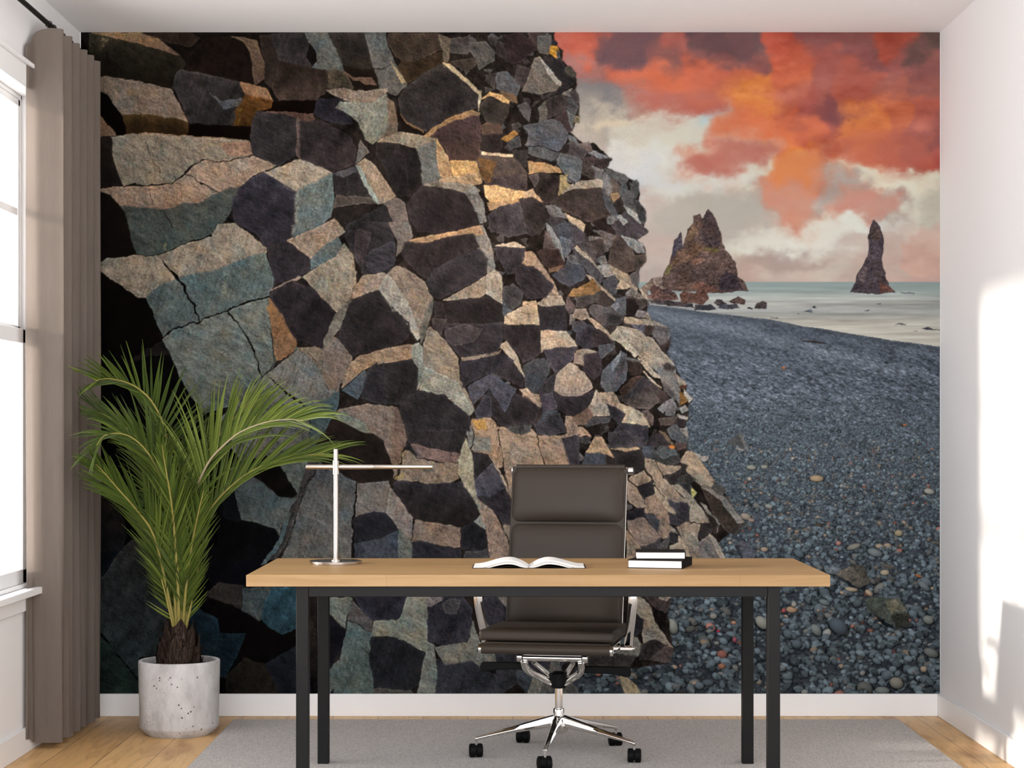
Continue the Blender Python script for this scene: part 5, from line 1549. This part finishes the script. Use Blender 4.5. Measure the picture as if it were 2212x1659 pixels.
# seat: cushion slab, piping roll at the front edge
seat = MB().box(-.248, .248, -.215, .228, -.040, 0).obj('seat_cushion', 'leather', chair, bevel=.013, seg=5)
seat.location = (SX, 0, .480); seat.rotation_euler = (math.radians(-1.6), 0, 0)
MB().box(-.246, .246, -.213, .226, -.0215, -.0185).obj('seat_piping', 'cover', seat, bevel=.001, seg=2)
MB().box(-.232, .232, -.205, .236, -.012, .006).obj('seat_pan', 'leather', chair, bevel=.006, seg=3).location = (SX, 0, .436)
MB().cyl((SX - .235, -.222, .4185), (SX + .235, -.222, .4185), .0185, 28).obj('front_roll', 'leather', chair)
for s in (-1, 1):
    MB().tube([(SX + s * .234, -.222, .4185), (SX + s * .243, -.222, .4185), (SX + s * .2445, -.222, .4185)], [.019, .019, .014], 24).obj('roll_cap', 'chrome', chair)
    MB().box(SX + s * .2415 - .0045, SX + s * .2415 + .0045, -.222, .25, .408, .434).obj('seat_rail', 'chrome', chair, bevel=.003, seg=3)
    # arm: flat chrome loop from the seat rail up and back to the back rail
    P = [(SX + s * .268, .045, .400), (SX + s * .272, .035, .44), (SX + s * .283, .012, .51), (SX + s * .290, -.005, .575), (SX + s * .290, .0, .625), (SX + s * .285, .035, .655), (SX + s * .276, .12, .660), (SX + s * .262, .20, .655), (SX + s * .242, .262, .640)]
    a = MB().tube(catmull(P, 6), .0165, 14, flat=(.30, 1.0), up=(s, 0, .05)).obj('armrest', 'chrome', chair)
    MB().tube(catmull([(SX + s * .289, .0, .640), (SX + s * .285, .03, .672), (SX + s * .276, .12, .677), (SX + s * .264, .19, .673)], 6), .016, 12, flat=(1.0, .45), up=(s, 0, .05)).obj('arm_pad', 'leather', a)
    MB().box(SX + s * .262 - .024, SX + s * .262 + .024, .03, .058, .392, .404).cyl((SX + s * .25, .045, .398), (SX + s * .293, .045, .398), .007, 14).obj('arm_bracket', 'chrome', chair, bevel=.002, seg=2)

# tilt mechanism
TY = -.150
MB().cyl((-.108, TY, .381), (.108, TY, .381), .013, 28).box(-.108, .108, TY - .012, TY + .10, .398, .409).obj('tilt_tube', 'chrome', chair, bevel=.002, seg=2)
for s in (-1, 1):
    MB().cyl((s * .110, TY, .384), (s * .130, TY, .384), .020, 26).box(s * .120 - .010, s * .120 + .010, TY - .016, TY + .06, .380, .412).obj('tilt_bracket', 'chrome', chair, bevel=.003, seg=3)
    MB().tube(catmull([(s * .106, TY, .372), (s * .103, TY + .025, .345), (s * .086, TY + .065, .318), (s * .026, -.012, .273)], 7), [.0150 * (1 - .2 * i / 21) for i in range(22)], 16, flat=(1, 1.2)).obj('yoke_arm', 'chrome', chair)
    MB().tube([(s * .072, TY + .02, .362), (s * .024, -.012, .296)], [.009, .011], 16).obj('yoke_brace', 'chrome', chair)
    z_ = .342 if s < 0 else .334
    MB().prism([(s * .095, z_ + .012), (s * .272, z_ + .012), (s * .280, z_ - .004), (s * .276, z_ - .022), (s * .260, z_ - .024), (s * .212, z_ - .014), (s * .095, z_ - .013)], 'y', TY + .05, TY + .075).obj('lever', 'plastic', chair, bevel=.003, seg=2)
MB().lathe([(.024, .252), (.030, .256), (.031, .288), (.027, .297), (.027, .305), (.02, .312)], 32).obj('hub_housing', 'plastic', chair)
MB().lathe([(.0145, .150), (.0145, .262)], 32).obj('gas_column', 'chrome', chair)
MB().lathe([(.0205, .142), (.0205, .172), (.018, .176), (.0150, .176)], 32).obj('column_sleeve', 'chrome', chair)
MB().lathe([(.022, .085), (.032, .09), (.038, .105), (.038, .122), (.030, .138), (.0205, .145)], 40).obj('base_hub', 'chrome', chair)
a0 = 187.5 - (-10)
for i in range(5):
    an = math.radians(a0 - 72 * i)
    d = Vector((math.cos(an), math.sin(an), 0)); sd = Vector((-d.y, d.x, 0))
    R = .312
    vs, fs = [], []
    N = 9
    for j in range(N + 1):
        t = j / N
        r = .018 + (R - .018) * t
        zt_ = .151 - .075 * t; hh = .042 * (1 - t) ** 1.2 + .011 * t; ww = .020 * (1 - t) + .0075 * t
        c = d * r
        for (a_, b_) in ((-1, -.5), (-.62, 0), (.62, 0), (1, -.5), (.75, -1), (-.75, -1)):
            p = c + sd * (ww * a_); vs.append((p.x, p.y, zt_ + hh * b_))
    for j in range(N):
        for q in range(6):
            fs.append((j * 6 + q, j * 6 + (q + 1) % 6, (j + 1) * 6 + (q + 1) % 6, (j + 1) * 6 + q))
    fs += [(0, 1, 2, 3, 4, 5), tuple(N * 6 + q for q in range(6))]
    MB().add(vs, fs).obj('base_leg', 'chrome', chair, bevel=.0015, seg=2)
    c = d * (R - .004)
    MB().cyl((c.x, c.y, .044), (c.x, c.y, .062), .0062, 14).obj('caster_stem', 'chrome', chair)
    # twin-wheel caster, turned its own way
    ca = math.radians((8, -12, 10, -6, 14)[i] + 10)
    wd = Vector((math.cos(ca), math.sin(ca), 0)); tr_ = Vector((-wd.y, wd.x, 0)); cc = c + tr_ * .008
    body = MB().box(-.006, .006, -.023, .023, .010, .047).box(-.0235, .0235, -.017, .017, .030, .0485).obj('caster_body', 'plastic', chair, bevel=.006, seg=3)
    body.location = (cc.x, cc.y, 0); body.rotation_euler = (0, 0, ca)
    for s in (-1, 1):
        MB().tube([(s * .003, 0, .0255), (s * .004, 0, .0255), (s * .0215, 0, .0255), (s * .0245, 0, .0255)], [.023, .0253, .0253, .0205], 30).obj('caster_wheel', 'plastic', body)

# ------------------------------------------------------------------ potted palm
PX, PY = -1.337, 7.42
palm = thing('potted_palm', 'green feather palm in a round pitted concrete pot on the oak floor beside the curtain', 'plant', (PX, PY, 0))
MB().lathe([(0, 0), (.128, 0), (.131, .003), (.1545, .030), (.1565, .036), (.162, .288), (.1615, .2935), (.158, .296), (.149, .296), (.146, .293), (.143, .262), (0, .262)], 80, close=False).obj('pot', 'concrete', palm)
so = MB(); vs = [(0, 0, .281)]; fs = []; rings = 7; n = 40
for i in range(1, rings + 1):
    for j in range(n):
        a = 2 * math.pi * j / n; r = .1445 * i / rings
        vs.append((r * math.cos(a), r * math.sin(a), .281 - .010 * (i / rings) ** 2 + rnd.uniform(-.004, .004)))
for j in range(n):
    fs.append((0, 1 + j, 1 + (j + 1) % n))
for i in range(rings - 1):
    for j in range(n):
        a = 1 + i * n + j; b = 1 + i * n + (j + 1) % n
        fs.append((a, a + n, b + n, b))
so.add(vs, fs).obj('soil', 'soil', palm)
# husk: stubby trunk wrapped in overlapping leaf bases
tk = MB().lathe([(.070, .262), (.078, .295), (.070, .335), (.054, .375), (.042, .41), (.030, .43)], 28).obj('trunk', 'husk', palm)
hz = MB()
for ring, (z0, r0, n, hgt) in enumerate(((.268, .080, 10, .062), (.300, .076, 9, .070), (.335, .068, 8, .075), (.372, .054, 7, .080), (.400, .042, 5, .070))):
    for j in range(n):
        a = 2 * math.pi * (j + .5 * (ring % 2)) / n + rnd.uniform(-.12, .12)
        d = Vector((math.cos(a), math.sin(a), 0)); sd = Vector((-d.y, d.x, 0)); w = .028
        h_ = hgt * rnd.uniform(.8, 1.15)
        c = d * (r0 + .004)
        pts = [c - sd * w, c + sd * w, c + d * .006 + sd * w * .75 + Vector((0, 0, h_ * .55)), c + d * .013 + sd * rnd.uniform(-.004, .004) + Vector((0, 0, h_)), c + d * .006 - sd * w * .75 + Vector((0, 0, h_ * .55)), c + d * .009 + Vector((0, 0, h_ * .35))]
        hz.add([(p.x, p.y, p.z + z0) for p in pts], [(0, 1, 5), (1, 2, 5), (2, 3, 5), (3, 4, 5), (4, 0, 5)])
hz.obj('leaf_base', 'husk', tk)


def frond(path, dy, L, t0=.12, sides=(1, 1), ang=(48, 40), nleaf=46, tone=.5, wid=.0105, dry=None, droop=.10, prof=None, depth=.35, rw=.0062):
    """feather leaf: midrib through photo points, set at its own depth, leaflets both sides"""
    pts = []
    for i, (x, y) in enumerate(path):
        t = i / (len(path) - 1)
        Y = PY + dy[0] * (1 - t) + dy[1] * t + (dy[2] * math.sin(math.pi * t) if len(dy) > 2 else 0)
        pts.append(W(x, y, Y) - Vector((PX, PY, 0)))
    cv = catmull(pts, 10); k = len(cv)
    seg = [0]
    for i in range(1, k):
        seg.append(seg[-1] + (cv[i] - cv[i - 1]).length)
    tot = seg[-1]
    def at(t):
        s = t * tot
        for i in range(1, k):
            if seg[i] >= s:
                f = (s - seg[i - 1]) / max(1e-6, seg[i] - seg[i - 1])
                return cv[i - 1].lerp(cv[i], f), (cv[i] - cv[i - 1]).normalized()
        return cv[-1], (cv[-1] - cv[-2]).normalized()
    vs, fs, tn = [], [], []
    front = Vector((0, -1, 0))
    for s_i, sgn in enumerate((-1, 1)):
        nl = int(nleaf * sides[s_i])
        for q in range(nl):
            t = t0 + (1 - t0) * ((q + rnd.uniform(.2, .8)) / nl)
            p, tg = at(min(.995, t))
            side = tg.cross(front).normalized() * sgn
            nrm = side.cross(tg).normalized()
            tt = (t - t0) / (1 - t0)
            ln = L * (prof(tt) if prof else (math.sin(math.pi * (.10 + .86 * tt)) ** .6)) * rnd.uniform(.88, 1.08)
            an = math.radians(ang[s_i] * (1 - .55 * tt) + rnd.uniform(-5, 5))
            lift = rnd.uniform(-.06, .06) - depth * rnd.uniform(.4, 1.0) * (1 if rnd.random() < .7 else -.6)
            d0 = (tg * math.cos(an) + side * math.sin(an) + front * (-lift) * .55).normalized()
            ns = 6
            tone_l = min(1, max(0, tone + rnd.gauss(0, .17)))
            base = len(vs)
            pos = p.copy(); d = d0.copy()
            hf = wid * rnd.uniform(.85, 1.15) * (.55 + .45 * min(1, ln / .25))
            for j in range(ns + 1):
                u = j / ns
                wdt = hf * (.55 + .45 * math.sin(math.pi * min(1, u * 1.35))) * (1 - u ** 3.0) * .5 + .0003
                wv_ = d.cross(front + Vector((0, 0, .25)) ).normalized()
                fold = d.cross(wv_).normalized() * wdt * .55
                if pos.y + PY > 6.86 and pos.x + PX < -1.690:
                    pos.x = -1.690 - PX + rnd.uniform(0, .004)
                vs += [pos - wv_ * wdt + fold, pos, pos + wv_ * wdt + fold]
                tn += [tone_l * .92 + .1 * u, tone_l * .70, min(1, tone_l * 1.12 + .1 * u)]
                pos = pos + d * (ln / ns)
                d = (d + Vector((0, 0, -1)) * droop * (.4 + 1.6 * u) / ns * 2.2).normalized()
            for j in range(ns):
                a = base + j * 3
                fs += [(a, a + 1, a + 4, a + 3), (a + 1, a + 2, a + 5, a + 4)]
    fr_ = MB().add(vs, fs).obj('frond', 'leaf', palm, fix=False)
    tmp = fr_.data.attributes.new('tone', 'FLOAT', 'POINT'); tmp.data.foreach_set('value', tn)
    rad = [rw * (1 - .86 * (i / (k - 1)) ** .8) + .0006 for i in range(k)]
    MB().tube(cv, rad, 8).obj('midrib', dry or 'rachis', fr_)
    return fr_

bump_prof = lambda t: (.35 + .65 * math.sin(math.pi * min(1, .15 + t * .95)) ** .8)
tallp = lambda t: (.45 + .55 * math.sin(math.pi * min(1, .10 + t * 1.0)) ** .9) if t < .8 else .62
# back left, tall, tip bending over the curtain
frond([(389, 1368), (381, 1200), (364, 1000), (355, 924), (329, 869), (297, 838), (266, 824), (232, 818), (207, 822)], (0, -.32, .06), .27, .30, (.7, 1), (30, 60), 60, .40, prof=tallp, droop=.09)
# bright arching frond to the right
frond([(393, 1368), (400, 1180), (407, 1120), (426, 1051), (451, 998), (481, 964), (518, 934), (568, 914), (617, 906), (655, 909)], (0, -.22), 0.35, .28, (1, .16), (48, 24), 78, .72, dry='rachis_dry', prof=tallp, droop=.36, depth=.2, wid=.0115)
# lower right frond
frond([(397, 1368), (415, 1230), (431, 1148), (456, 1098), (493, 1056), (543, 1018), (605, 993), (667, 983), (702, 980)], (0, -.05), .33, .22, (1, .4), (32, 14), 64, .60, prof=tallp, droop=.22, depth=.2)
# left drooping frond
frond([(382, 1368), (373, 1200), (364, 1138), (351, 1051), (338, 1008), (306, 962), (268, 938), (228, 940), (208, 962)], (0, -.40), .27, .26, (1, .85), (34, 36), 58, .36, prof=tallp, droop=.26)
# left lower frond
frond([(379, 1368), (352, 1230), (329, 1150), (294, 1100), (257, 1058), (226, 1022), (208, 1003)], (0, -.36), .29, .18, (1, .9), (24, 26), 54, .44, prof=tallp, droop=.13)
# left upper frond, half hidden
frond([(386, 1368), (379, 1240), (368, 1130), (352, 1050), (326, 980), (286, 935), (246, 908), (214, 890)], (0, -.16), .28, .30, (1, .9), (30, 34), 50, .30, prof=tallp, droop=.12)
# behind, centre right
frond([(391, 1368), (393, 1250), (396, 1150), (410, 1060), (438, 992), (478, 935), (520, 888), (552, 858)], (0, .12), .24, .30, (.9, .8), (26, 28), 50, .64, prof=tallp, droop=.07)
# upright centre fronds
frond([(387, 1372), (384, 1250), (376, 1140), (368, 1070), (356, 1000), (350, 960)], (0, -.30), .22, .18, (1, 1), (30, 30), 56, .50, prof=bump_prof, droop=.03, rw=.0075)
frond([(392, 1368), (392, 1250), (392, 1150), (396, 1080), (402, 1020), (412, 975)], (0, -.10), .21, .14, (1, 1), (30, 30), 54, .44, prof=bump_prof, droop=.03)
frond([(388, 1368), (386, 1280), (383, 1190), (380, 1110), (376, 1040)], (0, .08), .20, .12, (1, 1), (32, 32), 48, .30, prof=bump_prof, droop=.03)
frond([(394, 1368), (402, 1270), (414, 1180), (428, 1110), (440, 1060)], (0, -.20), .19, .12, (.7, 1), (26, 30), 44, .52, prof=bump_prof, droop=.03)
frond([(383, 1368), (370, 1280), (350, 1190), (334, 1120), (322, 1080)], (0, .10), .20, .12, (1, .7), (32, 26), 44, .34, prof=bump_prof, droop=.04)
# low spiky side leaflets near the base
sp = lambda t: (.75 - .25 * t)
frond([(400, 1362), (410, 1320), (420, 1265), (431, 1210), (440, 1160)], (-.01, -.06), .155, .10, (.15, 1), (20, 34), 17, .60, prof=sp, droop=-.05, wid=.0085, rw=.0055)
frond([(376, 1362), (366, 1320), (354, 1270), (338, 1215), (322, 1165)], (-.01, -.08), .165, .10, (1, .15), (46, 20), 17, .55, prof=sp, droop=-.03, wid=.0085, rw=.0055)

# ------------------------------------------------------------------ light
wd = bpy.data.worlds.new('World'); bpy.context.scene.world = wd; wd.use_nodes = True
bg = wd.node_tree.nodes['Background']; bg.inputs['Strength'].default_value = 3.0
# pale bright sky above, brighter half below the horizon added to light the ceiling
_t = wd.node_tree.nodes.new('ShaderNodeTexCoord'); _s = wd.node_tree.nodes.new('ShaderNodeSeparateXYZ'); _r = wd.node_tree.nodes.new('ShaderNodeValToRGB')
_m = wd.node_tree.nodes.new('ShaderNodeMapRange'); _m.inputs['From Min'].default_value = -.25; _m.inputs['From Max'].default_value = .25
wd.node_tree.links.new(_t.outputs['Generated'], _s.inputs[0]); wd.node_tree.links.new(_s.outputs['Z'], _m.inputs['Value']); wd.node_tree.links.new(_m.outputs[0], _r.inputs[0]); wd.node_tree.links.new(_r.outputs[0], bg.inputs['Color'])
_r.color_ramp.elements[0].position = .3; _r.color_ramp.elements[0].color = (1.0, .985, .985, 1)
_r.color_ramp.elements[1].position = .7; _r.color_ramp.elements[1].color = (.62, .635, .67, 1)
sd_ = Vector((1, .066, -.198)).normalized()
sl = bpy.data.lights.new('sun', 'SUN'); sl.energy = 2.4; sl.angle = math.radians(2.6); sl.color = (1, .91, .80)
so_ = bpy.data.objects.new('sun', sl); C.objects.link(so_); so_.rotation_euler = sd_.to_track_quat('-Z', 'Y').to_euler(); so_.location = (-6, 5, 3)

# ------------------------------------------------------------------ camera
cam = bpy.data.cameras.new('camera'); co_ = bpy.data.objects.new('camera', cam); C.objects.link(co_)
cam.sensor_fit = 'HORIZONTAL'; cam.sensor_width = 36.0; cam.lens = 36.0 * F / 2212.0
cam.shift_x = -(VX - 1106.0) / 2212.0; cam.shift_y = (VY - 829.5) / 2212.0
cam.clip_start = .05; cam.clip_end = 100
co_.location = (0, 0, HC); co_.rotation_euler = (math.pi / 2, 0, 0)
sc = bpy.context.scene
sc.camera = co_
sc.view_settings.view_transform = 'Standard'; sc.view_settings.look = 'None'; sc.view_settings.gamma = 1.0; sc.view_settings.use_curve_mapping = False
sc.view_settings.exposure = 1.05
sc.cycles.max_bounces = 9; sc.cycles.diffuse_bounces = 5; sc.cycles.transparent_max_bounces = 12
sc.cycles.sample_clamp_indirect = 8.0; sc.cycles.use_denoising = True
